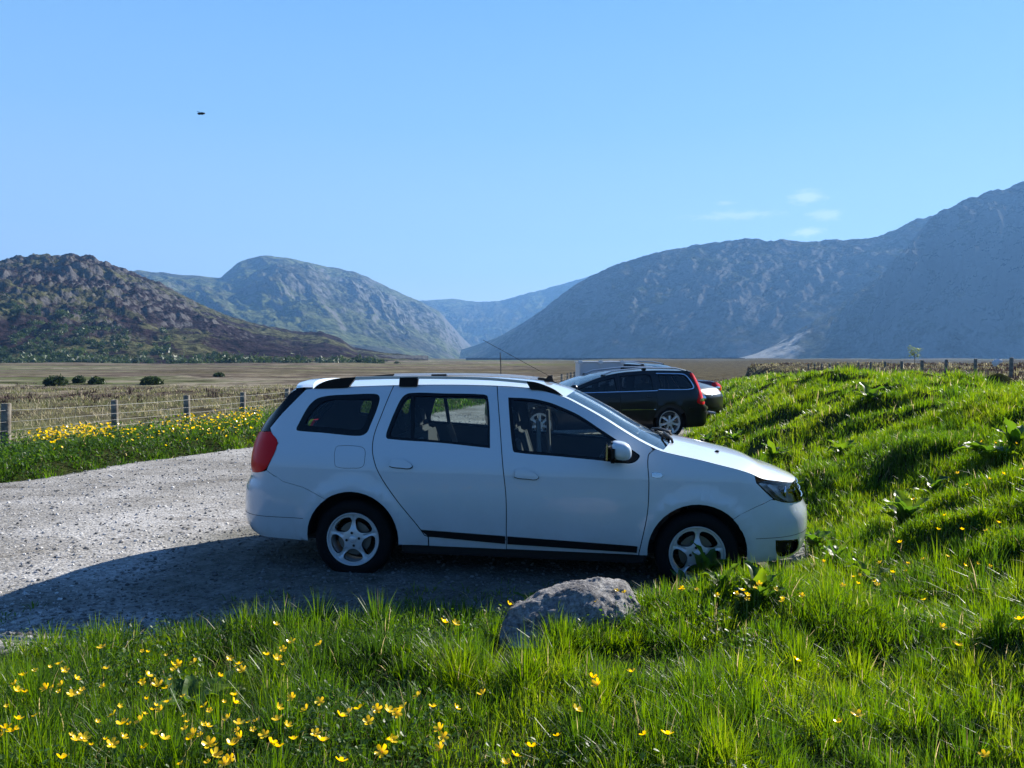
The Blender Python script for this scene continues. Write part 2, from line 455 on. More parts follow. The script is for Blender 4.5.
# key lines in photo coordinates
# upper contour of the side: hood shoulder, pillar, gutter, rear
hoodline = [(792, 482.3), (778, 481), (763, 478.8), (752, 474), (737, 469.3), (722.9, 465.8), (700, 460), (675.5, 454.6), (662, 451.3)]
apillar = [(655, 448.5), (638, 439.8), (620.6, 429.2), (603, 418), (578, 404), (564.4, 397.2)]
gutter = [(548, 391.8), (532.7, 388.3), (497.6, 385.7), (450, 384.6), (394, 385.2), (340, 387), (315, 388.2), (305.6, 389.3)]
tail = [(294, 390.5), (281.5, 404), (267.5, 420), (259.9, 430.6)]
def cr(pts, n=5, closed=False): return catmull(pts, n, closed)
E_h, E_a, E_g, E_t = [L(x) for x in (hoodline, apillar, gutter, tail)]
top_all = cr(E_h+E_a+E_g+E_t, 4)
def seg(poly, a, b):
    """part of the sampled contour between points nearest a and b"""
    k = lambda q: min(range(len(poly)), key=lambda i: (poly[i][0]-q[0])**2+(poly[i][1]-q[1])**2)
    i, j = k(a), k(b); return poly[i:j+1] if i <= j else poly[j:i+1][::-1]
c_front_door_top = L([(497.2, 386)])[0]; c_rear_door_top = L([(394, 385.4)])[0]
hood_base = E_h[-1]; nose = E_h[0]
seam_fd = L([(497.2, 386), (499.5, 420), (502.5, 462.5), (506, 497.7), (506.3, 535), (506.3, 551.3)])         # front/rear door
seam_rd = L([(394, 385.4), (382.4, 412.7), (373.9, 436), (372.7, 453.8), (379.4, 474.3), (397, 500.6), (420.4, 529.4), (430, 544)])
seam_ff = L([(655, 449), (648.2, 456), (648.9, 483), (647.5, 512.4), (641.6, 541.7), (637, 560)])
def arch(cx, r, z0=.155, n=26):
    a0 = math.asin((z0-HZ)/r); return [(cx+r*math.cos(a0+(PI-2*a0)*i/n), HZ+.012+r*math.sin(a0+(PI-2*a0)*i/n)) for i in range(n+1)]   # from front foot to rear foot
RA = .365
aF = arch(WB/2, RA); aR = arch(-WB/2, RA)
zs = lambda px, py: L([(px, py)])[0]
sill_f = zs(637, 560); sill_b = zs(401, 544.5)
print('sill', sill_f, sill_b, 'arch ends', aF[-1], aR[0], 'fdtop', c_front_door_top)
zsill = sill_b[1]
# bumper seams
fb_seam = L([(771.2, 500), (755, 507.6), (740, 515.8)]); rb_seam = L([(266.5, 470.5), (282.7, 481.6), (303, 487.5), (325, 492.5)])
head = L([(756.6, 482.9, 1), (765, 480.4), (778, 481.8), (792, 483.2, 1), (797.5, 488), (800.5, 494), (801, 501, 1), (784.8, 502.6), (773.9, 499.4), (766.6, 492.9)])
tlight = L([(259.7, 431.5, 1), (270.9, 431.5, 1), (278, 442.9), (267.5, 466.9), (261.3, 472), (252.9, 472, 1), (251.4, 463.8), (254.4, 443.4)])
XF = lambda z: SH.xf(z)-1e-5; XR = lambda z: SH.xr(z)+1e-5
def arc_part(a, lo, hi):   # arch points between x lo..hi
    return [p for p in a if lo <= p[0] <= hi]
# ---- panels (closed outlines in x,z)
def near_arch(a, p): return min(range(len(a)), key=lambda i: math.dist(a[i], p[:2]))
zbot = zsill-.005
aF = [p for p in aF if p[1] > .25]; aR = [p for p in aR if p[1] > .25]
iFs = near_arch(aF, fb_seam[-1]); iRs = near_arch(aR, rb_seam[-1])
fb_seam[-1] = aF[iFs]; rb_seam[-1] = aR[iRs]
print('arch idx', iFs, iRs, len(aF))
headL = catmull(head, 4); tailL = catmull(tlight, 4)
# fender: hood line from headlight corner back to hood base, down seam, sill, arch up to bumper seam, forward to headlight
def cut(line, n=5): return catmull([(p[0], p[1]) for p in line], n, False)
fseam = cut(seam_ff); dseam = cut(seam_fd); rseam = cut(seam_rd)
zbot = zsill-.005
def clipz(line, z): return [p for p in line if p[1] > z+.01]+[( [p for p in line if p[1] > z+.01][-1][0], z)]
fseam = clipz(fseam, zbot); dseam = clipz(dseam, zbot); rseam0 = rseam
# rear door bottom corner rides along above the sill strip
rseam = [p for p in rseam0 if p[1] > zbot+.085]; rseam = rseam+[(rseam[-1][0]+.03, zbot+.075)]
top = top_all
k_hl = min(range(len(top)), key=lambda i: math.dist(top[i], head[0][:2]))
fender = top[k_hl:]; fender = [p for p in fender if p[0] > fseam[0][0]+.004]
hl_low = [head[0][:2], head[9][:2], head[8][:2]]
fender = [head[0][:2]]+[p for p in fender if p[0] < head[0][0]-.01]+fseam+[(aF[-1][0]-.004, zbot)]+aF[iFs:][::-1]+[p[:2] for p in fb_seam[::-1]][1:]+[head[8][:2], head[9][:2]]
front_door = [p for p in top if dseam[0][0] < p[0] < fseam[0][0]-.001]
front_door = front_door+dseam+fseam[::-1][:-1]
rear_door = [p for p in top if rseam[0][0]+.002 < p[0] < dseam[0][0]-.002]
rear_door = rear_door+rseam+[(dseam[-1][0], rseam[-1][1])]+[p for p in dseam[::-1] if p[1] > rseam[-1][1]+.01]
sill = [(rseam[-1][0]-.0, rseam[-1][1]), (dseam[-1][0], rseam[-1][1]), (dseam[-1][0], zbot), (aR[0][0], zbot)]+[]
d_in = L([(305.6, 389.6)])[0]
strip_in = L([(297, 398), (281.6, 413.8), (270, 427.8), (270.9, 431.5)])
quarter = [p for p in top if d_in[0] < p[0] < rseam[0][0]-.002]+[d_in]+cut([d_in]+strip_in[:3], 3)[1:]
quarter += [p[:2] for p in (tlight[1], tlight[2])] + catmull([tlight[2][:2], tlight[3][:2], tlight[4][:2]], 4, False)[1:5] + [p[:2] for p in rb_seam]
quarter += aR[:iRs][::-1]+[(aR[0][0]+.004, zbot)]
quarter += [(rseam[-1][0], zbot), (rseam[-1][0], rseam[-1][1])]+rseam[::-1][1:]
zb_r = TR.hit(303.2, 537)[1]; zb_f = TR.hit(766, 562)[1]
print('bumper bottoms', zb_r, zb_f)
# z where bumper runs round the corner: grid in (u,z), so build directly in u
def toU(Lp): return [(SH.u_of(p[0], p[1]), p[1]) for p in Lp]
UF = SH.xcf+SH.LF; UR = SH.xcr-SH.LR
def u_panel(name, outU, holesU, s_, m, parent, off=0, depth=.012, step=(.06, .06), label=None):
    me = uv_patch(name, outU, holesU, lambda u, z: SH.P(u, z, s_, off), lambda u, z: SH.N(u, z, s_), step, depth)
    return link(name, me, m, parent, label)
headU = toU(headL); tailU = toU(tailL)
print('head U', min(headU), max(headU), 'UF', UF, 'tail', min(tailU), 'UR', UR)
h_out = toU([head[6][:2]])[0]; t_out = toU([tlight[5][:2]])[0]
fbU = toU([p[:2] for p in fb_seam])+toU([p for p in aF[:iFs][::-1]])+[(SH.u_of(aF[0][0], zb_f), zb_f), (UF, zb_f+.015), (UF, h_out[1])]+toU(catmull([head[6][:2], head[7][:2], head[8][:2]], 4, False))[:-1]
rbU = toU([p[:2] for p in rb_seam])+toU([p for p in aR[iRs+1:]])+[(SH.u_of(aR[-1][0], zb_r), zb_r), (UR, zb_r), (UR, t_out[1])]+[t_out]+toU(catmull([tlight[5][:2], tlight[4][:2]], 4, False))[1:]
# windows
q_out = L([(296.4, 429.6), (299, 423), (306.6, 409), (312, 402.3), (318.5, 397.9), (330, 395.5), (350, 394.4), (373, 393.7), (378.6, 395.2), (379.7, 399.7), (376, 412), (370.6, 424.7), (367, 432.5), (360, 435.8), (340, 434.6), (323.8, 432.9), (300, 431)])
q_in = L([(305.5, 423.4), (312, 412), (320.6, 403.6), (330, 399.9), (350, 399.4), (369, 399.2), (371.8, 401.5), (369, 412), (363.6, 425.5), (359.7, 429.5), (340, 428.2), (308, 425.4)])
r_out = L([(386.0, 436), (388.5, 427), (395, 411), (402.3, 397.3), (410.2, 393.0), (445, 393.4), (483, 394.4), (487.7, 396.6), (489.9, 420, 1), (490.0, 448.2, 1), (440, 442.8), (388, 438.9)])
r_in1 = L([(390, 434.3), (393, 425), (399, 411), (405.5, 398.9), (411, 396.2, 1), (410.6, 438.2, 1), (391.5, 436.4)])
r_in2 = L([(414.4, 396.1, 1), (445, 396.3), (482.5, 396.8), (486, 400), (487.6, 420), (487.9, 444.8, 1), (450, 441.4), (414, 438.4, 1)])
f_out = L([(508.2, 397.4, 1), (532.7, 398.8), (550, 402.6), (559, 406), (578.4, 414.8), (603, 430.9), (620, 442), (639, 454.5), (639.5, 457.5), (634.7, 462.3), (627.6, 463.6), (600, 460.5), (556, 456.2), (514.6, 452.3), (512.7, 449), (510, 425)])
f_in = L([(511, 399.8, 1), (532.5, 401.2), (549, 405), (558, 408.4), (577, 417), (602, 433.0), (613.5, 441.2, 1), (611, 459.0, 1), (600, 457.6), (556, 453.4), (516.8, 449.8, 1), (513.3, 425)])
W_q, W_qi, W_r, W_r1, W_r2, W_f, W_fi = [catmull(a, 4) for a in (q_out, q_in, r_out, r_in1, r_in2, f_out, f_in)]
fog = L([(775.6, 540.2, 1), (797.6, 538.8, 1), (798.5, 543), (796.7, 549.5), (790, 554), (781.2, 556.4), (776.5, 553)])
mould_r = L([(420.5, 529.6, 1), (505.3, 536, 1), (505.3, 543.6, 1), (428.5, 536.2)]); mould_f = L([(507.3, 536.2, 1), (637.6, 546.3, 1), (637, 552.6, 1), (507.3, 543.8, 1)])
fuel = catmull(L([(338, 446), (357, 446.2), (364.3, 449), (364.8, 458), (362.5, 466.5), (352, 468.2), (337, 467), (334.6, 463), (335.2, 450)]), 5)
hnd_r = catmull(L([(389.5, 464.5), (391.5, 460), (399, 459), (407, 461.5), (412.6, 467.8), (400, 468.7), (389.5, 467)]), 4)
hnd_f = catmull(L([(514.5, 475), (516, 470), (524, 469.3), (532, 472), (538.8, 478.6), (526, 479.5), (514.5, 477.8)]), 4)
rep = catmull(L([(652.5, 472.7), (660, 473), (662.5, 475), (660, 477.6), (652.5, 477), (651.6, 474.8)]), 3)

g = .0034
for s_ in (-1, 1):
    fd = side_patch(SH, 'front_door', inset(front_door, g), [W_f], s_, M['white'], car)
    rd = side_patch(SH, 'rear_door', inset(rear_door, g), [W_r], s_, M['white'], car)
    side_patch(SH, 'front_fender', inset(fender, g), [], s_, M['white'], car)
    qp = side_patch(SH, 'rear_quarter_panel', inset(quarter, g), [W_q]+([inset(fuel, -.0016)] if s_ < 0 else []), s_, M['white'], car)
    side_patch(SH, 'sill', inset([(rseam[-1][0]+.004, zbot), (rseam[-1][0]+.004, rseam[-1][1]), (dseam[-1][0], rseam[-1][1]), (dseam[-1][0], zbot)], g*.5), [], s_, M['white'], car)
    if s_ < 0: side_patch(SH, 'fuel_door', inset(fuel, .0016), [], s_, M['white'], qp)
    for nm_, par, wo, wi in (('rear', rd, W_r, [W_r1, W_r2]), ('front', fd, W_f, [W_fi]), ('quarter', qp, W_q, [W_qi])):
        side_patch(SH, 'window_frame', inset(wo, .0006), wi, s_, M['gloss_black'], par, off=-.001, depth=.014)
        for w_ in wi:
            side_patch(SH, 'window', inset(w_, -.003), [], s_, M['glass'] if nm_ != 'quarter' else M['glass_dark'], par, off=-.008, depth=0, step=(.12, .12))
    for par, hd in ((rd, hnd_r), (fd, hnd_f)):
        side_patch(SH, 'door_handle', hd, [], s_, M['seam'], par, off=.0012, depth=0)  # recess shade painted as a flat dark patch behind the grip
        side_patch(SH, "handle_grip", inset([(q[0], q[1]+.0045) for q in hd], .003), [], s_, M["white"], par, off=.014, depth=.012, step=(.02, .02))
    side_patch(SH, 'door_moulding', inset(mould_r, .001), [], s_, M['black'], rd, off=.010, depth=.012)
    side_patch(SH, 'door_moulding', inset(mould_f, .001), [], s_, M['black'], fd, off=.010, depth=.012)
    side_patch(SH, 'side_indicator', rep, [], s_, M['chrome'], car, off=.006, depth=.008, step=(.02, .02))
    # bumpers run round to the centre line
    fogU = toU(catmull(fog, 4))
    fb = u_panel('front_bumper', inset(fbU, g) if False else fbU, [fogU, ], s_, M['white'], car)
    rb = u_panel('rear_bumper', rbU, [], s_, M['white'], car)
    u_panel('fog_light_recess', inset(fogU, -.004), [], s_, M['black'], fb, off=-.03, depth=0)
    u_panel('fog_light_trim', fogU, [inset(fogU, .008)], s_, M['gloss_black'], fb, off=.002, depth=.03)
    cx = sum(p[0] for p in fogU)/len(fogU); cz = sum(p[1] for p in fogU)/len(fogU)
    c_ = SH.P(cx, cz, s_, -.015); n_ = SH.N(cx, cz, s_)
    V, Fc = lathe([(.001, .012), (.02, .010), (.035, 0), (.036, -.02)], 24)
    rot = Vector((0, 1, 0)).rotation_difference(n_).to_matrix()
    link('fog_light', py_mesh('fog_light', [c_+rot @ Vector(v) for v in V], Fc), M['lens'], fb)
    cl = L([(756, 534.5), (775, 534.9), (806, 534.9)]); zc = cl[-1][1]
    u0 = SH.u_of(cl[0][0], cl[0][1]); u_panel('bumper_crease', [(u0, zc-.002), (UF, zc-.002), (UF, zc+.002), (u0, zc+.002)], [], s_, M['seam'], fb, off=.0012, depth=0)
    cl = L([(303, 519.5), (250, 512.6)]); u0 = SH.u_of(*cl[0]); zc = sum(q[1] for q in cl)/2
    u_panel('bumper_crease', [(UR, zc-.002), (u0, zc-.002), (u0, zc+.002), (UR, zc+.002)], [], s_, M['seam'], rb, off=.0012, depth=0)
    # headlight: housing, inner reflector pieces, clear lens
    hu = inset(headU, .002)
    hl = u_panel('headlight', hu, [], s_, M['silver'], car, off=-.05, depth=0)
    u_panel('headlight_lens', hu, [], s_, M['lens'], hl, off=.004, depth=.0)
    u_panel('headlight_rim', hu, [inset(hu, .006)], s_, M['black'], hl, off=.003, depth=.05)
    x0 = min(p[0] for p in hu); x1 = max(p[0] for p in hu); zz0 = min(p[1] for p in hu); zz1 = max(p[1] for p in hu)
    for uu, zz, rr_ in ((x0+.50*(x1-x0), zz0+.52*(zz1-zz0), .048), (x0+.80*(x1-x0), zz0+.50*(zz1-zz0), .040)):
        c_ = SH.P(uu, zz, s_, -.03); n_ = (SH.N(uu, zz, s_)*.4+Vector((1, 0, 0))).normalized(); rot = Vector((0, 1, 0)).rotation_difference(n_).to_matrix()
        V, Fc = lathe([(.001, -.01), (rr_*.45, -.005), (rr_*.5, -.02), (rr_*.8, .0), (rr_, .02), (rr_*1.04, .018), (rr_*.9, -.03)], 28)
        link('reflector', py_mesh('reflector', [c_+rot @ Vector(v) for v in V], Fc), M['chrome'], hl)
    sw = catmull([(x0+.18*(x1-x0), zz0+.86*(zz1-zz0)), (x0+.32*(x1-x0), zz0+.72*(zz1-zz0)), (x0+.46*(x1-x0), zz0+.30*(zz1-zz0)), (x0+.60*(x1-x0), zz0+.12*(zz1-zz0)), (x0+.53*(x1-x0), zz0+.12*(zz1-zz0)), (x0+.36*(x1-x0), zz0+.34*(zz1-zz0)), (x0+.24*(x1-x0), zz0+.64*(zz1-zz0))], 3)
    u_panel('light_bezel', sw, [], s_, M['silver'], hl, off=-.012, depth=.02)
    # tail light
    tl = u_panel('tail_light', inset(tailU, .002), [], s_, M['red'], car, off=.004, depth=.03)
    tb = [p for p in tailU]
    z0t = min(p[1] for p in tb); cu = sum(p[0] for p in tb)/len(tb)
    # black strip beside the tailgate glass
    st = cut([d_in]+strip_in[:4], 4); et = [p for p in top if p[0] < d_in[0]-.002]
    strip = st[1:]+et[::-1]
    side_patch(SH, 'rear_corner_trim', inset(strip, .0008), [], s_, M['gloss_black'], car, off=.001, depth=.012)
    # inner trim behind everything, with the window openings
    whole = [p for p in top if fseam[0][0]-.25 > p[0] > -9]
    trim_o = [(fseam[0][0]-.02, fseam[0][1]-.03)]+[(p[0], p[1]-.012) for p in whole]+[(SH.xr(.9)+.03, .9), (SH.xr(.9)+.03, .72), (-1.05, .68), (-.85, .45), (-.85, zbot+.03), (.85, zbot+.03), (.95, .6)]
    side_patch(SH, 'door_trim', trim_o, [inset(a, -.004) for a in (W_qi, W_r1+[] if False else W_qi, ) [:1]]+[inset(W_fi, -.004), inset(W_r2, -.004), inset(W_r1, -.004)], s_, M['trim'], car, off=-.035, depth=.02, step=(.15, .15))

# ---- top surface, one loft cut into hood, windscreen, roof and tailgate
bxt = interp([(0, .0), (1, .0)])
def loft(name, pts, bx, bz, m, parent, nv=24, p=2.3, depth=.0, lo=-1, hi=1, off=0, smooth=True, label=None, vlim=1.0):
    """pts: contour (x,z); bx,bz(t): forward and upward swelling of the middle"""
    V = []; Fc = []; n = len(pts)
    for i, (x, z) in enumerate(pts):
        y = max(SH.Y(x, z), .02); t = i/(n-1)
        for j in range(nv+1):
            v = (lo+(hi-lo)*j/nv)*vlim; q = 1-abs(v)**p
            V.append(Vector((x+bx(t)*q, y*v, z+bz(t)*q)))
    for i in range(n-1):
        for j in range(nv): Fc.append((i*(nv+1)+j, i*(nv+1)+j+1, (i+1)*(nv+1)+j+1, (i+1)*(nv+1)+j))
    me = bpy.data.meshes.new(name); me.from_pydata([tuple(v) for v in V], [], Fc); me.update()
    if me.polygons[len(me.polygons)//2].normal.z < 0: me.flip_normals()
    me.polygons.foreach_set('use_smooth', np.ones(len(me.polygons), bool))
    return link(name, me, m, parent, label)
def dens(line, n): 
    L_ = [0]
    for i in range(1, len(line)): L_.append(L_[-1]+math.dist(line[i], line[i-1]))
    out = []
    for k in range(n+1):
        s_ = L_[-1]*k/n; i = max(1, next((j for j in range(len(L_)) if L_[j] >= s_-1e-9), len(L_)-1))
        t = (s_-L_[i-1])/max(L_[i]-L_[i-1], 1e-9); a, b = line[i-1], line[i]; out.append((a[0]+(b[0]-a[0])*t, a[1]+(b[1]-a[1])*t))
    return out
ih = min(range(len(top)), key=lambda i: math.dist(top[i], E_h[-1])); ia = min(range(len(top)), key=lambda i: math.dist(top[i], E_a[-1]))
ig = min(range(len(top)), key=lambda i: math.dist(top[i], E_g[-1]))
hood_l = dens(top[:ih+1], 26); ws_l = dens(top[ih:ia+1], 20); roof_l = dens(top[ia:ig+1], 30); tg_l = dens(top[ig:], 16)
nosebx = SH.xf(hood_l[0][1])-hood_l[0][0]
print('nose', hood_l[0], nosebx)
hb = interp([(0, max(nosebx, .03)), (.2, .11), (.5, .10), (1, .12)]); hz = interp([(0, .0), (.10, .02), (.4, .05), (1, .05)])
hood = loft('hood', hood_l, hb, hz, M['white'], car, 30, 2.4)
wb_ = interp([(0, .13), (1, .07)]); wz_ = interp([(0, .02), (1, .035)])
pts_ = ws_l
wsf = loft('windscreen_frame', pts_, wb_, wz_, M['white'], car, 6, 2.3, lo=-1, hi=-.93)
wsf2 = loft('windscreen_frame', pts_, wb_, wz_, M['white'], car, 6, 2.3, lo=.93, hi=1)
wsc = loft('windscreen', pts_, wb_, wz_, M['glass_front'], car, 24, 2.3, lo=-.93, hi=.93)
loft('windscreen_border', pts_[:3], interp([(0, .128), (1, .122)]), interp([(0, .016), (1, .016)]), M['gloss_black'], wsc, 24, 2.3, lo=-.93, hi=.93)
rz_ = interp([(0, .035), (.3, .05), (1, .045)]); rx_ = interp([(0, .07), (.25, .0), (.8, .0), (1, -.09)])
roof = loft('roof', roof_l, rx_, rz_, M['white'], car, 30, 2.5)
tx_ = interp([(0, -.09), (1, -.12)]); tz_ = interp([(0, .03), (1, .0)])
loft('tailgate_glass', tg_l, tx_, tz_, M['gloss_black'], car, 24, 2.5)
# inner lining under roof
me = roof.data.copy(); o = link('roof_lining', me, [], car); me.materials.clear(); me.materials.append(M['trim']); o.location = (0, 0, -.03)
# tailgate below the glass, nearly flat, between the lights
zt0, zt1 = t_out[1], tg_l[-1][1]
V = []; Fc = []
for i in range(9):
    z = zt0+(zt1-zt0)*i/8
    y0 = max(SH.Y(SH.xr(z)+.05, z), .1)
    for j in range(17):
        v = -1+j/8; V.append(Vector((SH.xr(z)+.05-.08*(1-abs(v)**2.5), y0*v, z)))
for i in range(8):
    for j in range(16): Fc.append((i*17+j, i*17+j+1, i*17+j+18, i*17+j+17))
link('tailgate', py_mesh('tailgate', V, Fc), M['white'], car)
# grille between the headlights, above the front bumper
V = []; Fc = []
z0g, z1g = h_out[1]-.005, hood_l[0][1]+.01
for i in range(5):
    z = z0g+(z1g-z0g)*i/4
    for j in range(21):
        v = -1+j/10; u = UF-abs(v)*(UF-h_out[0]); q = SH.P(u, z, 1 if v > 0 else -1, -.006); V.append(q)
for i in range(4):
    for j in range(20): Fc.append((i*21+j, i*21+j+1, i*21+j+22, i*21+j+21))
gr = link('grille', py_mesh('grille', V, Fc), M['gloss_black'], car)
for k in range(3):
    z = z0g+(z1g-z0g)*(.2+.3*k); pth = [SH.P(UF-abs(v)*(UF-h_out[0])*.95, z, 1 if v > 0 else -1, .004) for v in np.linspace(-1, 1, 21)]
    tube('grille_bar', pth, .006, M['chrome'], gr, 6)
# spoiler lip at the rear edge of the roof
sp = L([(312, 388.9), (296, 390.5)]); zsp = roof_l[-1]
yl = SH.Y(*zsp)
V = []; Fc = []
for i, (dx, dz) in enumerate(((.06, .028), (-.02, .026), (-.08, .012), (-.085, -.008), (-.05, -.02), (.05, -.018))):
    for j in range(25):
        v = -1+j/12; q = 1-abs(v)**2.5; V.append(Vector((zsp[0]+dx-.09*q, yl*v*.985, zsp[1]+dz*(1 if abs(v) < .97 else .6)+.045*q)))
for i in range(6):
    for j in range(24): Fc.append((i*25+j, i*25+j+1, ((i+1) % 6)*25+j+1, ((i+1) % 6)*25+j))
link('rear_spoiler', py_mesh('rear_spoiler', V, Fc, True, 60), M['white'], car)

# ---- roof rails
def pl(pts, y): return [(*TR.plane(p[0], p[1], y), *p[2:]) for p in pts]
YR = -.615
endF = catmull(pl([(526, 380.9, 1), (536, 382.3), (546, 385.6), (556, 390.4), (565, 397.2, 1), (554, 395), (546.8, 391.6), (538, 390), (531, 389.8, 1)], YR), 4)
endR = catmull(pl([(314, 388.6, 1), (319, 384.6), (326.7, 380.9), (338, 378.4), (357, 376.9, 1), (353, 382), (348.7, 387.6, 1), (330, 388.4)], YR), 4)
midm = pl([(400, 377), (419, 376.6), (417.5, 386.6), (399.4, 386.6)], YR)
barR = catmull(pl([(356, 376.7, 1), (390, 376.2), (440, 376.3), (490, 377.6), (529, 380.9, 1), (530, 383.9, 1), (490, 380.4), (440, 379), (390, 379), (355, 379.8, 1)], YR), 4)
for s_ in (-1, 1):
    y0, y1 = s_*(-YR-.018), s_*(-YR+.018)
    rl = prism('roof_rail', barR, y0, y1, M['silver'], car, .004)
    for q in (endF, endR, midm): prism('rail_mount', q, y0-.002*s_, y1+.002*s_, M['black'], rl, .004)
# ---- aerial
a0 = Vector((*[0]*3,)); ax, az = TR.plane(538, 370, 0.0)
bx_, bz_ = TR.plane(483, 340, 0.0)
tube('aerial', [(ax+.10, 0, az-.05), (ax, 0, az), ((ax+bx_)/2, 0, (az+bz_)/2), (bx_, 0, bz_)], .0024, M['black'], car, 6)
prism('aerial_base', [(ax+.05, az-.10), (ax+.14, az-.10), (ax+.12, az-.045), (ax+.09, az-.045)], -.015, .015, M['black'], car, .006)
# ---- door mirrors
for s_ in (-1, 1):
    c1 = TR.plane(619.5, 453, -.98); c1 = Vector((c1[0], s_*.985, c1[1]+.015))
    bm = bmesh.new(); bmesh.ops.create_uvsphere(bm, u_segments=24, v_segments=16, radius=1)
    for v in bm.verts:
        x, y, z = v.co; e = lambda a, p: math.copysign(abs(a)**p, a)
        v.co = Vector((e(x, .75)*.068+(.02 if x > 0 else 0)*abs(x), e(y, .6)*.095*s_, e(z, .75)*.068-.014*x+.006))
    me = bm_mesh('door_mirror', bm, True, 60); me.transform(Matrix.Translation(c1))
    mr = link('door_mirror', me, M['white'], car)
    bm = bmesh.new(); box(bm, c1+Vector((-.050, 0, -.010)), (.105, .196, .150), None, .04)
    link('mirror_housing', bm_mesh('mirror_housing', bm, True, 50), M['black'], mr)
    bm = bmesh.new(); box(bm, c1+Vector((-.093, 0, -.004)), (.012, .155, .115), None, .001)
    link('mirror_glass', bm_mesh('mirror_glass', bm), M['chrome'], mr)
    bm = bmesh.new(); box(bm, c1+Vector((-.01, -.10*s_, -.075)), (.09, .16, .035), None, .012)
    link('mirror_arm', bm_mesh('mirror_arm', bm, True, 50), M['black'], mr)
    tri = catmull(L([(613.5, 441.5, 1), (625, 448), (637.5, 455.5), (636, 459.5), (628, 462.8), (611, 460.2, 1)]), 4)
    side_patch(SH, 'mirror_sail', tri, [], s_, M['black'], car, off=.006, depth=.01)
# ---- wipers and cowl
cw = [top[ih-2], top[ih-1], top[ih]]
def WS(t, v, off=0):
    i = t*(len(ws_l)-1); k = min(int(i), len(ws_l)-2); fr = i-k; x = ws_l[k][0]*(1-fr)+ws_l[k+1][0]*fr; z = ws_l[k][1]*(1-fr)+ws_l[k+1][1]*fr
    q = 1-abs(v)**2.3; return Vector((x+wb_(t)*q+off, SH.Y(x, z)*v, z+wz_(t)*q+off))
for v0, v1 in ((-.6, .15), (.05, .75)):
    tube('wiper', [WS(.0, v0, .02), WS(.03, v0+.02, .035), WS(.09, (v0+v1)/2, .03), WS(.06, v1, .02)], .011, M['black'], car, 6)
bm = bmesh.new()
pw = WS(0, 0); box(bm, pw+Vector((-.01, 0, -.012)), (.10, .8, .02), None, .008)
link('cowl', bm_mesh('cowl', bm, True), M['black'], car)
for yy in (-.42, .42):
    q = TR.plane(717, 451.5, -.42); bm = bmesh.new(); box(bm, (q[0], yy, q[1]+.0), (.035, .03, .02), None, .007)
    link('washer_nozzle', bm_mesh('washer_nozzle', bm, True), M['black'], car)
# ---- wheels, wells, floor
for sx in (-1, 1):
    for s_ in (-1, 1):
        wheel_parts(car, sx*WB/2, s_*.826, HZ, s_, .309, .205)
        V = []; Fc = []; n = 24
        for i in range(n+1):
            a = -.04+(PI+.08)*i/n
            for y in (.55, .80): V.append((sx*WB/2+.385*math.cos(a), s_*y, HZ+.01+.385*math.sin(a)))
        for i in range(n): Fc.append((2*i, 2*i+1, 2*i+3, 2*i+2))
        link('wheel_well', py_mesh('wheel_well', V, Fc), M['seam'], car)
bm = bmesh.new(); box(bm, (-.0, 0, .235), (1.9, 1.5, .09), None, .02); box(bm, (0, 0, .27), (3.9, 1.08, .10), None, .02); box(bm, (1.6, 0, .5), (.75, 1.05, .45), None, .05); box(bm, (-1.62, 0, .5), (1.05, 1.1, .34), None, .05)
for sx in (-1, 1): box(bm, (sx*WB/2, 0, HZ), (.07, 1.4, .07))
link('underbody', bm_mesh('underbody', bm, True), M['seam'], car)
V, Fc = tube_vf([(-2.0, .3, .24), (-1.6, .3, .22), (-1.2, .25, .2)], .05, 12); link('exhaust', py_mesh('exhaust', V, Fc), M['steel'], car)
# ---- inside
seat(car, .25, -.37); seat(car, .25, .37); seat(car, -.62, 0, 'rear_seat', 1.25)
bm = bmesh.new(); box(bm, (.88, 0, .80), (.42, 1.36, .26), Matrix.Rotation(R(8), 3, 'Y'), .06)
link('dashboard', bm_mesh('dashboard', bm, True, 50), M['trim'], car)
bm = bmesh.new(); bmesh.ops.create_cone(bm, cap_ends=False, segments=3, radius1=.01, radius2=.01, depth=.01); bm.free()
V = []; Fc = []; cen = Vector((.60, -.36, .92)); rot = Matrix.Rotation(R(-62), 3, 'Y')
for i in range(40):
    for j in range(8):
        a, b = 2*PI*i/40, 2*PI*j/8; V.append(cen+rot @ Vector(((.18+.014*math.cos(b))*math.cos(a), (.18+.014*math.cos(b))*math.sin(a), .014*math.sin(b))))
for i in range(40):
    for j in range(8): Fc.append((i*8+j, i*8+(j+1) % 8, ((i+1) % 40)*8+(j+1) % 8, ((i+1) % 40)*8+j))
stw = link('steering_wheel', py_mesh('steering_wheel', V, Fc), M['trim'], car)
bm = bmesh.new(); box(bm, cen, (.34, .07, .02), rot, .008); box(bm, cen, (.05, .34, .02), rot, .008); box(bm, cen+rot @ Vector((0, 0, .0)), (.12, .12, .05), rot, .02)
link('wheel_spokes', bm_mesh('wheel_spokes', bm, True), M['trim'], stw)
bm = bmesh.new(); box(bm, (-1.55, 0, .90), (.9, 1.3, .03), None, .01)
link('parcel_shelf', bm_mesh('parcel_shelf', bm), M['trim'], car)
for s_ in (-1, 1):
    tube('seat_belt', [(.10, s_*.66, 1.25), (.12, s_*.67, .9), (.13, s_*.68, .6)], .018, M['fabric_light'], car, 6)
    bm = bmesh.new(); box(bm, (-.78, s_*.635, .93), (.05, .012, .34), Matrix.Rotation(R(-20), 3, 'Y'), .005); link('seat_side_panel', bm_mesh('seat_side_panel', bm), M['fabric_light'], car)
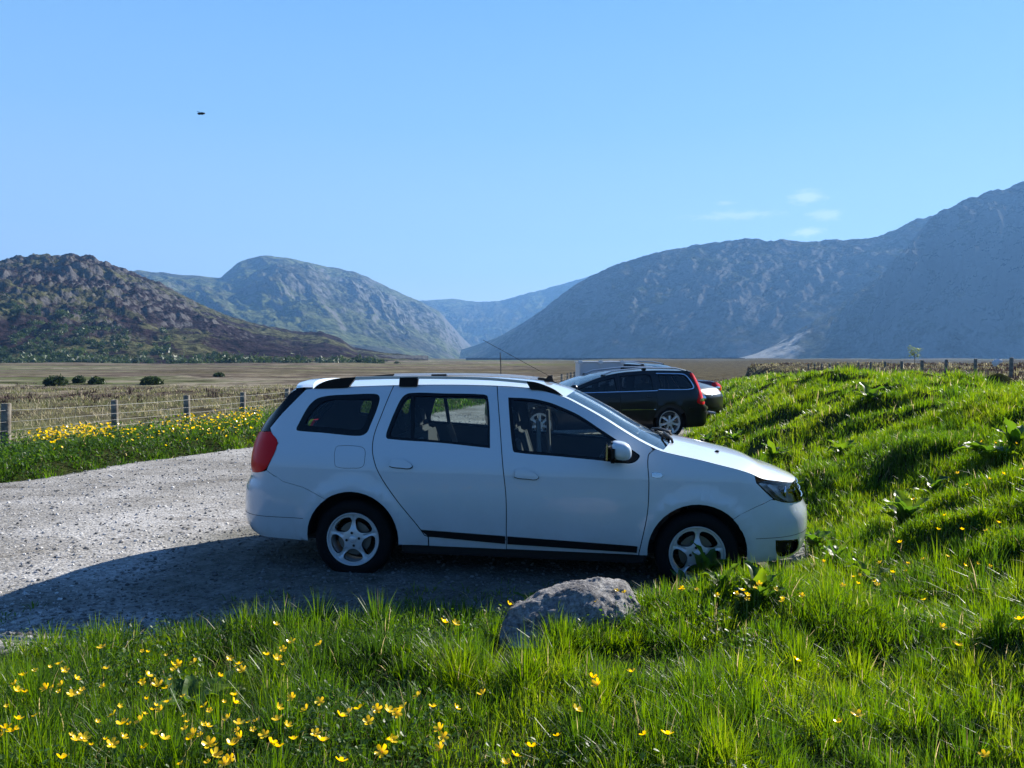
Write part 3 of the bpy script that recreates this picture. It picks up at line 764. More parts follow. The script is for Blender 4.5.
# ================================================================ land
EDGE = [(-40, 3.3), (-8, 3.9), (-3.3, 4.4), (-2.2, 4.52), (-1.3, 4.85), (0, 5.0), (1.0, 5.28), (1.9, 5.75), (2.25, 6.15), (2.55, 6.6), (2.8, 7.2), (3.0, 9), (3.15, 12), (3.35, 15), (4.0, 17.6), (5.2, 22), (6.2, 28), (8, 36), (12, 46)]
VERGE = [(-40, 6.5), (-12, 8.6), (-7.6, 9.4), (-6.6, 10.1), (-5.9, 12.05), (-4.8, 14.1), (-3.6, 18.5), (-2.3, 24.1), (-.9, 28.8), (1.2, 31.2), (4, 33), (9, 34.5), (20, 35)]
FENCE = [(-12.6, 6.6), (-10.0, 9.3), (-8.27, 12.7), (-7.6, 14.9), (-7.17, 17.2), (-6.85, 19.8), (-6.5, 22.5), (-5.6, 25.0), (-4.6, 27.4), (-3.5, 29.8), (-2.4, 32.2), (-1.2, 34.5), (0, 36.8), (1.1, 39.1), (2.1, 41.5), (2.8, 43.9), (3.3, 46.4), (3.7, 48.9), (4.1, 51.4)]
def sdist(x, y, line, side):
    """signed distance to a polyline; positive on the given side"""
    P = np.array(line); best = np.full(x.shape, 1e9); sg = np.ones(x.shape)
    for i in range(len(P)-1):
        a, b = P[i], P[i+1]; d = b-a; L2 = d@d
        t = np.clip(((x-a[0])*d[0]+(y-a[1])*d[1])/L2, 0, 1); qx = x-(a[0]+t*d[0]); qy = y-(a[1]+t*d[1]); dd = np.hypot(qx, qy)
        cr_ = d[0]*qy-d[1]*qx; m = dd < best; best = np.where(m, dd, best); sg = np.where(m, np.sign(cr_), sg)
    return best*sg*side
_fy = [p[1] for p in EDGE[8:]]; _fx = [p[0] for p in EDGE[8:]]
def footx(y): return np.interp(y, [0, 2, 3, 4, 5]+_fy, [1.0, 1.25, 1.5, 1.9, 2.15]+_fx)
def masks(x, y):
    wob = fbm(x*1.3, y*1.3, 3, 5)*.12
    g1 = sdist(x, y, EDGE, -1)+wob          # right/front of the edge: grass
    g2 = sdist(x, y, VERGE, 1)+wob*1.5      # beyond the verge edge: grass
    return g1, g2
def H(x, y):
    x = np.asarray(x, float); y = np.asarray(y, float); sh = x.shape; x = x.ravel(); y = y.ravel()
    g1, g2 = masks(x, y)
    # gentle fall of the car park towards the right, matching the wheels
    base = -.019*x*smoothstep((y+2)/6)*(1-smoothstep((y-14)/12))*(np.abs(x) < 9)-.02*0
    base = np.clip(base, -.12, .08)
    grav = .012*fbm(x*.8, y*.8, 3, 2)
    s = smoothstep(g1/.6)
    dx = x-footx(y)
    A = np.interp(y, [0, 2, 3.2, 5, 7, 9, 12, 17, 30, 45, 60], [.20, .24, .34, .56, .78, .86, 1.0, 1.10, .60, .2, 0])
    bank = A*smoothstep(dx/3.3+.02*0)
    tr_ = smoothstep((dx-3.8)/5.0)*smoothstep((y-6)/6)
    bank = bank*(1-smoothstep((dx-3.8)/5.0)*(1-.35*(y < 8)))+.84*tr_*(1-smoothstep((y-45)/170))
    tus = fbm(x*1.1+y*.35, y*1.5-x*.5, 3, 21)*.14+np.maximum(vnoise(x*1.9+y*1.1, y*1.5, 33), 0)*.11+fbm(x*5, y*5, 2, 8)*.025
    fore = s*(.05+.035*smoothstep((x+2)/2)+(.02+.08*smoothstep((x+2)/2))*smoothstep(g1/2))
    # rise at the rock and right wheel, dip in front of it
    fore += s*.10*np.exp(-(((x-.9)/.9)**2+((y-4.6)/.5)**2))
    h1 = fore+s*bank+s*tus*smoothstep(g1/.8)*(.55+.75*smoothstep(dx/1.5+.3))
    v = smoothstep(g2/.7)
    beyond = np.maximum(g2-2.6, 0)
    h2 = v*(.20+.08*fbm(x*1.2, y*1.2, 3, 4)) - smoothstep(beyond/3)*.18 - .95*smoothstep(beyond/70)
    h2 += smoothstep(beyond/6)*(fbm(x*.25, y*.25, 4, 9)*.22+fbm(x*1.2, y*1.2, 3, 7)*.08)*(1-.5*smoothstep(beyond/150))
    # land right of the bank falls to the moor
    rb = np.maximum(dx-9, 0); h1r = -1.4*smoothstep(rb/220)*(g1 > 0)
    h1r += smoothstep(rb/6)*(fbm(x*.25, y*.25, 4, 9)*.18+fbm(x*1.2, y*1.2, 3, 7)*.10)*(g1 > 0)
    tq = smoothstep((dx-6)/6); far = smoothstep((y-46-60*tq)/(22+150*tq))
    lot = base+grav*(1-s)
    h = np.where((g1 > 0) , base*(1-s*.5)+h1+h1r, np.where(g2 > 0, base*0+h2, lot))
    plain = -1.0+fbm(x*.02, y*.02, 3, 14)*.35*smoothstep(y/200)+np.maximum(fbm(x*.008, y*.008, 4, 15), -.1)*3.2*smoothstep((y-120)/350)+fbm(x*.25, y*.25, 3, 9)*.12
    h = h*(1-far)+plain*far
    return h.reshape(sh)
def H1(x, y): return float(H(np.array([x]), np.array([y]))[0])

def grid(xs, ys):
    X, Y = np.meshgrid(xs, ys); return X, Y
def sheet(name, xs, ys, Hf=H, attrs=True, zoff=0):
    X, Y = grid(xs, ys); Z = Hf(X, Y)+zoff; ny, nx = X.shape
    v = np.stack([X, Y, Z], -1).reshape(-1, 3)
    i = np.arange(ny*nx).reshape(ny, nx); f = np.stack([i[:-1, :-1], i[:-1, 1:], i[1:, 1:], i[1:, :-1]], -1).reshape(-1, 4)
    return v, f, X, Y
# graded grid: fine near the camera, coarse far off
def graded(a, b, fine, lo, hi, grow):
    out = list(np.arange(lo, hi, fine)); s = fine; p = hi
    while p < b: out.append(p); s *= grow; p += s
    out.append(b); s = fine; p = lo-fine; pre = []
    while p > a: pre.append(p); s *= grow; p -= s
    pre.append(a); return np.array(pre[::-1]+out)
gx = graded(-9000, 9000, .09, -8, 9, 1.045); gy = graded(-600, 12000, .09, 1.0, 16, 1.035)
v, f, X, Y = sheet('ground', gx, gy)
g1, g2 = masks(X.ravel(), Y.ravel()); far = smoothstep((Y.ravel()-46)/10)
gmask = np.maximum(smoothstep((g1+.05)/.25), smoothstep((g2+.05)/.25)); gmask = np.maximum(gmask, far)
dxr = X.ravel()-footx(Y.ravel())
moor = np.maximum(smoothstep((g2-3.2)/1.0), smoothstep((dxr-8.5)/2)*(g1 > 0)); moor = np.maximum(moor, far)
ax_ = X.ravel(); ay_ = Y.ravel(); rat = ax_/np.maximum(ay_, 1)
heath = smoothstep((rat+.02)/.16+.35*fbm(ax_*.03, ay_*.03, 4, 51))*(1-.6*smoothstep((ay_-500)/500))
heath = np.maximum(heath, .9*smoothstep(fbm(ax_*.012, ay_*.035, 4, 52)*3-.55))
lush = smoothstep(fbm(ax_*.006, ay_*.02, 4, 53)*2.2+.1)*smoothstep((ay_-90)/120)+.75*smoothstep((40-ay_)/15)*(1-smoothstep((rat+.05)/.2))
me = np_mesh('ground', v, f, True, {'grass': gmask, 'moor': moor, 'shade_soil': smoothstep((3.2-np.abs(ax_+.1))/1.2+.8*fbm(ax_*1.3, ay_*1.3, 4, 19))*smoothstep((1.75-np.abs(ay_-6.1))/.8+.8*fbm(ax_*1.7, ay_*1.7, 4, 23)), 'heath': heath, 'lush': np.clip(lush, 0, 1)})

def nodes(m):
    m.use_nodes = True; return m.node_tree, m.node_tree.nodes['Principled BSDF']
def N_(nt, t, **k):
    n = nt.nodes.new(t)
    for a, b in k.items():
        if a.startswith('i_'): n.inputs[a[2:].replace('_', ' ')].default_value = b
        else: setattr(n, a, b)
    return n
def ramp(nt, src, stops):
    r = nt.nodes.new('ShaderNodeValToRGB'); e = r.color_ramp.elements
    while len(e) < len(stops): e.new(.5)
    for q, (p, c) in zip(e, stops): q.position = p; q.color = (*c, 1) if len(c) == 3 else c
    nt.links.new(src, r.inputs[0]); return r.outputs[0]
def noise(nt, vec, sc, det=6, rough=.55, dist=0):
    n = N_(nt, 'ShaderNodeTexNoise'); n.inputs['Scale'].default_value = sc; n.inputs['Detail'].default_value = det
    n.inputs['Roughness'].default_value = rough; n.inputs['Distortion'].default_value = dist; nt.links.new(vec, n.inputs['Vector']); return n.outputs[0]
def mixc(nt, fac, a, b):
    m = N_(nt, 'ShaderNodeMix', data_type='RGBA')
    for s_, q in ((0, fac), (6, a), (7, b)):
        if hasattr(q, 'links') or hasattr(q, 'is_linked'): nt.links.new(q, m.inputs[s_])
        else: m.inputs[s_].default_value = q if s_ == 0 else (*q, 1)
    return m.outputs[2]
def scaled(nt, vec, s):
    mp = N_(nt, 'ShaderNodeMapping'); mp.inputs['Scale'].default_value = s; nt.links.new(vec, mp.inputs[0]); return mp.outputs[0]
mg = bpy.data.materials.new('ground_surface'); nt, b = nodes(mg); b.inputs['Roughness'].default_value = .95; b.inputs['Specular IOR Level'].default_value = 0
tc = N_(nt, 'ShaderNodeTexCoord').outputs['Object']
# gravel
vo = N_(nt, 'ShaderNodeTexVoronoi'); vo.inputs['Scale'].default_value = 38; nt.links.new(tc, vo.inputs['Vector'])
vo2 = N_(nt, 'ShaderNodeTexVoronoi'); vo2.inputs['Scale'].default_value = 15; nt.links.new(tc, vo2.inputs['Vector'])
sep = N_(nt, 'ShaderNodeSeparateColor'); nt.links.new(vo.outputs['Color'], sep.inputs[0])
stone = ramp(nt, sep.outputs[0], [(0, (.17, .16, .15)), (.35, (.33, .315, .30)), (.8, (.45, .435, .42)), (1, (.62, .60, .58))])
dirt = ramp(nt, noise(nt, tc, 1.1, 8, .6), [(.35, (.20, .195, .185)), (.65, (.38, .375, .37))])
gcol = mixc(nt, .62, dirt, stone)
patch = ramp(nt, noise(nt, tc, .45, 5, .6), [(.38, (.60, .59, .57)), (.6, (1, 1, 1))])
mm = N_(nt, 'ShaderNodeMix', data_type='RGBA', blend_type='MULTIPLY'); mm.inputs[0].default_value = 1
nt.links.new(gcol, mm.inputs[6]); nt.links.new(patch, mm.inputs[7]); gcol = mm.outputs[2]
trk = ramp(nt, noise(nt, scaled(nt, tc, (.35, 1.5, 1)), 1, 7, .65, .6), [(.36, (.62, .60, .58)), (.46, (1, 1, 1)), (.60, (1, 1, 1)), (.70, (.80, .77, .72))])
mm = N_(nt, 'ShaderNodeMix', data_type='RGBA', blend_type='MULTIPLY'); mm.inputs[0].default_value = .8; nt.links.new(gcol, mm.inputs[6]); nt.links.new(trk, mm.inputs[7]); gcol = mm.outputs[2]
soil = ramp(nt, noise(nt, tc, 3, 6), [(.3, (.018, .022, .010)), (.7, (.045, .055, .018))])
# moor: bands of straw grass, brown heather and green
st1 = noise(nt, scaled(nt, tc, (.012, .035, 1)), 1, 8, .6, .3); st2 = noise(nt, scaled(nt, tc, (.15, .3, 1)), 1, 8, .7)
st3 = noise(nt, tc, 1.6, 8, .75)
mcol = ramp(nt, st1, [(.30, (.13, .145, .06)), (.43, (.26, .225, .165)), (.50, (.12, .095, .08)), (.56, (.30, .265, .205)), (.64, (.11, .135, .055)), (.75, (.21, .20, .12))])
mdark = ramp(nt, st2, [(.40, (.06, .05, .04)), (.55, (1, 1, 1))])
mm = N_(nt, 'ShaderNodeMix', data_type='RGBA', blend_type='MULTIPLY'); mm.inputs[0].default_value = .7
nt.links.new(mcol, mm.inputs[6]); nt.links.new(mdark, mm.inputs[7]); mcol = mm.outputs[2]
mm = N_(nt, 'ShaderNodeMix', data_type='RGBA', blend_type='MULTIPLY'); mm.inputs[0].default_value = .6
nt.links.new(mcol, mm.inputs[6]); nt.links.new(ramp(nt, st3, [(.35, (.3, .28, .25)), (.6, (1.0, 1.0, 1.0))]), mm.inputs[7]); mcol = mm.outputs[2]
ah = N_(nt, 'ShaderNodeAttribute', attribute_name='heath'); al_ = N_(nt, 'ShaderNodeAttribute', attribute_name='lush')
lc_ = ramp(nt, st3, [(.35, (.05, .06, .025)), (.6, (.16, .17, .07))]); mcol = mixc(nt, al_.outputs['Fac'], mcol, lc_)
hc_ = ramp(nt, noise(nt, scaled(nt, tc, (.5, .9, 1)), 1, 9, .75), [(.36, (.024, .021, .016)), (.48, (.060, .050, .036)), (.55, (.13, .115, .07)), (.60, (.07, .06, .045)), (.68, (.10, .13, .045))]); mcol = mixc(nt, ah.outputs['Fac'], mcol, hc_)
at1 = N_(nt, 'ShaderNodeAttribute', attribute_name='grass'); at2 = N_(nt, 'ShaderNodeAttribute', attribute_name='moor')
ad_ = N_(nt, 'ShaderNodeAttribute', attribute_name='shade_soil'); dk = N_(nt, 'ShaderNodeMath', operation='MULTIPLY'); nt.links.new(ad_.outputs['Fac'], dk.inputs[0]); dk.inputs[1].default_value = .78  # car's shadow deepened in the gravel colour, together with dark weedy soil
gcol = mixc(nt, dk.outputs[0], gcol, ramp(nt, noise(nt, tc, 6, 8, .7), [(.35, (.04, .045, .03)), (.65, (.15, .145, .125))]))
c = mixc(nt, at1.outputs['Fac'], gcol, soil); c = mixc(nt, at2.outputs['Fac'], c, mcol)
nt.links.new(c, b.inputs['Base Color'])
bp = N_(nt, 'ShaderNodeBump'); bp.inputs['Strength'].default_value = .8; bp.inputs['Distance'].default_value = .012
hm = N_(nt, 'ShaderNodeMath', operation='MULTIPLY_ADD'); nt.links.new(vo.outputs['Distance'], hm.inputs[0]); hm.inputs[1].default_value = -.8; nt.links.new(noise(nt, tc, 9, 8, .7), hm.inputs[2])
nt.links.new(hm.outputs[0], bp.inputs['Height']); nt.links.new(bp.outputs[0], b.inputs['Normal'])
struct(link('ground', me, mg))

# ---------------------------------------------------------------- loose stones on the car park
def rocklet(n, s, seed):
    r = np.random.default_rng(seed); bm = bmesh.new(); bmesh.ops.create_icosphere(bm, subdivisions=1, radius=1)
    for v_ in bm.verts: v_.co = Vector(v_.co)*(1+r.uniform(-.28, .28))
    V = np.array([v_.co[:] for v_ in bm.verts]); bm.verts.index_update(); Fa = np.array([[q.index for q in f_.verts] for f_ in bm.faces]); bm.free(); return V, Fa
ns = 30000
d = 4.6+19*RNG.random(ns*2)**1.8; px = RNG.uniform(-40, 900, ns*2); sx_ = (px-512)/F*d
g1, g2 = masks(sx_, d); ok = (g1 < .06) & (g2 < .08); sx_, d = sx_[ok][:ns], d[ok][:ns]
ns = len(sx_); size = (.003+.011*RNG.random(ns)**5)*(1+.06*d)
RV, RF = rocklet(1, 1, 3)
ang = RNG.uniform(0, 2*PI, ns); ca, sa = np.cos(ang), np.sin(ang); q = RNG.uniform(.6, 1.3, (ns, 3))
B = RV[None]*q[:, None, :]*size[:, None, None]; B[..., 2] *= .6
Xr = B[..., 0]*ca[:, None]-B[..., 1]*sa[:, None]+sx_[:, None]; Yr = B[..., 0]*sa[:, None]+B[..., 1]*ca[:, None]+d[:, None]
Zr = B[..., 2]+(H(sx_, d)+size*.25)[:, None]
v = np.stack([Xr, Yr, Zr], -1).reshape(-1, 3); f = (RF[None]+(np.arange(ns)*len(RV))[:, None, None]).reshape(-1, 3)
shade_k = np.where((np.abs(sx_+.1) < 2.9) & (np.abs(d-6.1) < 1.5), .3, 1.0)  # stones near the car coloured darker to deepen its shadow
me = np_mesh('gravel', v, f, False, {'rnd': np.repeat(RNG.random(ns)*shade_k, len(RV))})
ms = bpy.data.materials.new('gravel_stone'); nt, b = nodes(ms); b.inputs['Roughness'].default_value = .9
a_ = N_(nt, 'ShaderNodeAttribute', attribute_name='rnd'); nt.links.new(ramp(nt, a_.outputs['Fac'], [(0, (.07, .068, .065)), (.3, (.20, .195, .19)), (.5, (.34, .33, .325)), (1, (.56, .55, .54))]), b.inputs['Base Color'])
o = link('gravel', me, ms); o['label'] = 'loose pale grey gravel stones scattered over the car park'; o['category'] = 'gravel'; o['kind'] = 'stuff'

# ---------------------------------------------------------------- mountains
def ridge(name, crest, foot, m, amp, scl, seed, nu=420, nv=110, prof=1.25, back=.6, cj=.006, side=0, gul=.5, zf=-3, scree=None):
    """crest: (px,py,depth); foot: (px,depth) under each crest point, interpolated by px"""
    cp = np.array(crest, float); pxs = np.linspace(cp[0, 0], cp[-1, 0], nu)
    py = np.interp(pxs, cp[:, 0], cp[:, 1]); ker = np.ones(5)/5
    pad = np.pad(py, 2, mode='edge'); py = np.convolve(pad, ker, 'valid'); D = np.interp(pxs, cp[:, 0], cp[:, 2])
    Cx = (pxs-512)/F*D; Cz = CAMZ+(HOR-py)/F*D
    fp = np.array(foot, float); t = np.linspace(0, 1, nu)
    Fx = np.interp(t, fp[:, 0], (fp[:, 1]-512)/F*fp[:, 2]); Fy = np.interp(t, fp[:, 0], fp[:, 2])
    vb = np.linspace(0, 1, nv)**1.15
    X = Cx[None]*(1-vb[:, None])+Fx[None]*vb[:, None]; Y = D[None]*(1-vb[:, None])+Fy[None]*vb[:, None]
    pr = (1-vb[:, None])**prof; Z = zf+(Cz[None]-zf)*pr
    hgt = np.maximum(Cz[None], 20)
    w1 = np.sin(PI*np.clip(vb[:, None], 0, 1))**.8*(1-vb[:, None])**.35
    n1 = ridged(X/scl, Y/scl, 6, seed, .55); n2 = fbm(X/scl*2.7, Y/scl*2.7, 6, seed+9, .6)
    along = np.cumsum(np.hypot(np.diff(Cx, prepend=Cx[0]), np.diff(D, prepend=D[0])))
    gl = ridged(along[None]/(scl*.35)+n2*.6, vb[:, None]*1.6+seed, 4, seed+3)
    Z = Z+amp*hgt*(w1*(n1*.8+n2*.6+gl*gul*.5))
    Z = Z+hgt*cj*fbm(X/(scl*.12), Y/(scl*.12), 4, seed+5)*(1-vb[:, None]**2)
    # back slope
    nb = 14; bb = np.linspace(0, 1, nb+1)[1:][::-1][:, None]
    Xb = Cx[None]*(1+.0*bb)+0*bb+(Cx-Fx)[None]*bb*back; Yb = D[None]+(D-Fy)[None]*bb*back; Zb = Z[:1]*(1-bb**1.3)+zf*bb**1.3
    X = np.vstack([Xb, X]); Y = np.vstack([Yb, Y]); Z = np.vstack([Zb, Z]); ny = X.shape[0]
    v = np.stack([X, Y, Z], -1).reshape(-1, 3); i = np.arange(ny*nu).reshape(ny, nu)
    f = np.stack([i[:-1, :-1], i[1:, :-1], i[1:, 1:], i[:-1, 1:]], -1).reshape(-1, 4)
    vx, vy, vz = v[:, 0], v[:, 1], v[:, 2]; at_ = np.zeros(len(v))
    if scree:
        q = 512+F*vx/vy; nz = fbm(vx/25, vy/25, 4, 3); at_ = smoothstep((scree-q)/45+.9*nz)*smoothstep((70-vz)/40+.6*nz)
    me = np_mesh(name, v, f, True, {'scree': at_})
    if sum(me.polygons[k].normal.z for k in range(nb*nu+10, nb*nu+400, 13)) < 0: me.flip_normals()
    return struct(link(name, me, m))
def hill_mat(name, s, cols, rockc=(.30, .29, .28), rock=.5, patch=1.0, bump=1.0):
    m = bpy.data.materials.new(name); nt, b = nodes(m); b.inputs['Roughness'].default_value = .95; b.inputs['Specular IOR Level'].default_value = 0
    tc = N_(nt, 'ShaderNodeTexCoord').outputs['Object']
    c = ramp(nt, noise(nt, tc, 1/(s*1.7), 10, .66, .5), cols)
    c2 = ramp(nt, noise(nt, tc, 1/(s*.11), 8, .7), [(.42, (.28, .26, .26)), (.56, (1.1, 1.1, 1.1))])
    mm = N_(nt, 'ShaderNodeMix', data_type='RGBA', blend_type='MULTIPLY'); mm.inputs[0].default_value = .85
    nt.links.new(c, mm.inputs[6]); nt.links.new(c2, mm.inputs[7]); c = mm.outputs[2]
    geo = N_(nt, 'ShaderNodeNewGeometry'); sx = N_(nt, 'ShaderNodeSeparateXYZ'); nt.links.new(geo.outputs['Normal'], sx.inputs[0])
    nn = noise(nt, tc, 1/(s*.3), 9, .7)
    ad = N_(nt, 'ShaderNodeMath', operation='MULTIPLY_ADD'); nt.links.new(nn, ad.inputs[0]); ad.inputs[1].default_value = -.9; nt.links.new(sx.outputs[2], ad.inputs[2])
    rk = ramp(nt, ad.outputs[0], [(.30-.1*(1-rock), (1, 1, 1)), (.46-.1*(1-rock), (0, 0, 0))])
    c = mixc(nt, rk, c, rockc); sa_ = N_(nt, 'ShaderNodeAttribute', attribute_name='scree'); c = mixc(nt, sa_.outputs['Fac'], c, (.42, .41, .38)); nt.links.new(c, b.inputs['Base Color'])
    bp = N_(nt, 'ShaderNodeBump'); bp.inputs['Strength'].default_value = bump; bp.inputs['Distance'].default_value = s*.10
    nt.links.new(noise(nt, tc, 1/(s*.12), 10, .72), bp.inputs['Height']); nt.links.new(bp.outputs[0], b.inputs['Normal']); return m
crag = hill_mat('crag_surface', 70, [(.30, (.022, .016, .018)), (.50, (.05, .034, .038)), (.545, (.10, .10, .05)), (.60, (.14, .14, .07)), (.64, (.04, .03, .03)), (.74, (.07, .055, .05)), (.80, (.16, .14, .10))], (.13, .122, .122), .25)
fell = hill_mat('fell_surface', 260, [(.30, (.07, .085, .03)), (.45, (.15, .17, .06)), (.55, (.07, .065, .04)), (.70, (.17, .18, .08))], (.17, .165, .155), .4)
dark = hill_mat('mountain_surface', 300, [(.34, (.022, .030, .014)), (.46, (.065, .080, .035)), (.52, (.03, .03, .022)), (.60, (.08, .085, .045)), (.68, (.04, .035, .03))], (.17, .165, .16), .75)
scree = hill_mat('scree_surface', 60, [(.3, (.24, .23, .20)), (.55, (.34, .32, .29)), (.7, (.17, .18, .09))], (.42, .40, .38), .5)
# far head of the valley
ridge('mountain', [(380, 300, 5200), (420, 301, 5200), (455, 299, 5200), (480, 302, 5200), (500, 301, 5100), (530, 293, 5000), (560, 285, 4900), (580, 279, 4800), (640, 262, 4800)],
      [(0, 360, 3900), (.5, 500, 3700), (1, 700, 3600)], fell, .16, 420, 71, 360, 110, 1.3, gul=1.4, cj=.012)
# rounded mountain
ridge('mountain', [(60, 290, 3000), (110, 275, 3000), (140, 271, 3000), (190, 276, 3050), (222, 278, 3100), (240, 262, 3150), (262, 256, 3200), (290, 259, 3250), (330, 267, 3350), (355, 272, 3400), (380, 283, 3500), (400, 293, 3550), (420, 301, 3600), (440, 312, 3650), (460, 335, 3700), (475, 350, 3750)],
      [(0, -60, 1500), (.35, 260, 1500), (.6, 390, 1750), (.8, 440, 2100), (1, 470, 2700)], fell, .13, 330, 41, 520, 160, 1.15, gul=1.4, cj=.012)
# craggy hill on the left
ridge('hill', [(-120, 250, 800), (-60, 258, 800), (0, 262, 800), (12, 258, 800), (30, 257, 800), (50, 255, 810), (62, 258, 810), (75, 254.5, 815), (95, 258, 820), (115, 266, 820), (140, 276, 830), (165, 286, 835), (190, 299, 840), (225, 315, 850), (260, 325, 860), (300, 332, 870), (322, 332, 880), (340, 338, 880), (352, 347, 890), (385, 353, 900), (425, 357.4, 910)],
      [(0, -500, 330), (.3, -60, 330), (.6, 200, 340), (.8, 330, 390), (1, 430, 560)], crag, .17, 60, 13, 620, 230, 1.25, cj=.05, gul=.4, zf=-2)
# the big shaded mountain on the right in two shoulders
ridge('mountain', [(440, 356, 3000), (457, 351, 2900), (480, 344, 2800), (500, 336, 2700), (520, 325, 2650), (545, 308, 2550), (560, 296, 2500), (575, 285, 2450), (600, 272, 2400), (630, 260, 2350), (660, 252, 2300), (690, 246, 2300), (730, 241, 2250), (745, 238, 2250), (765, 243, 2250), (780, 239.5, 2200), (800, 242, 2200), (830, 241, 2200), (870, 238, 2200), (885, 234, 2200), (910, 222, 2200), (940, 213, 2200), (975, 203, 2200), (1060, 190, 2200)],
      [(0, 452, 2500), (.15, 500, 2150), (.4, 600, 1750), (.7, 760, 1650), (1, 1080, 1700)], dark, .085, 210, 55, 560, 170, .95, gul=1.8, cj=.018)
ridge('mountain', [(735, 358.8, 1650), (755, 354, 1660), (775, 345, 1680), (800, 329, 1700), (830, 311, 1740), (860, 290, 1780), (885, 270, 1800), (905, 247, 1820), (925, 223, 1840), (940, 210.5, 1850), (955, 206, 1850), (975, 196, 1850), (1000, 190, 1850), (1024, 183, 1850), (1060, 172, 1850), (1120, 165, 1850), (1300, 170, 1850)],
      [(0, 740, 1600), (.1, 765, 1500), (.3, 850, 1400), (.6, 1010, 1350), (1, 1300, 1350)], dark, .10, 190, 87, 560, 170, 1.0, gul=2.3, cj=.019, scree=812)
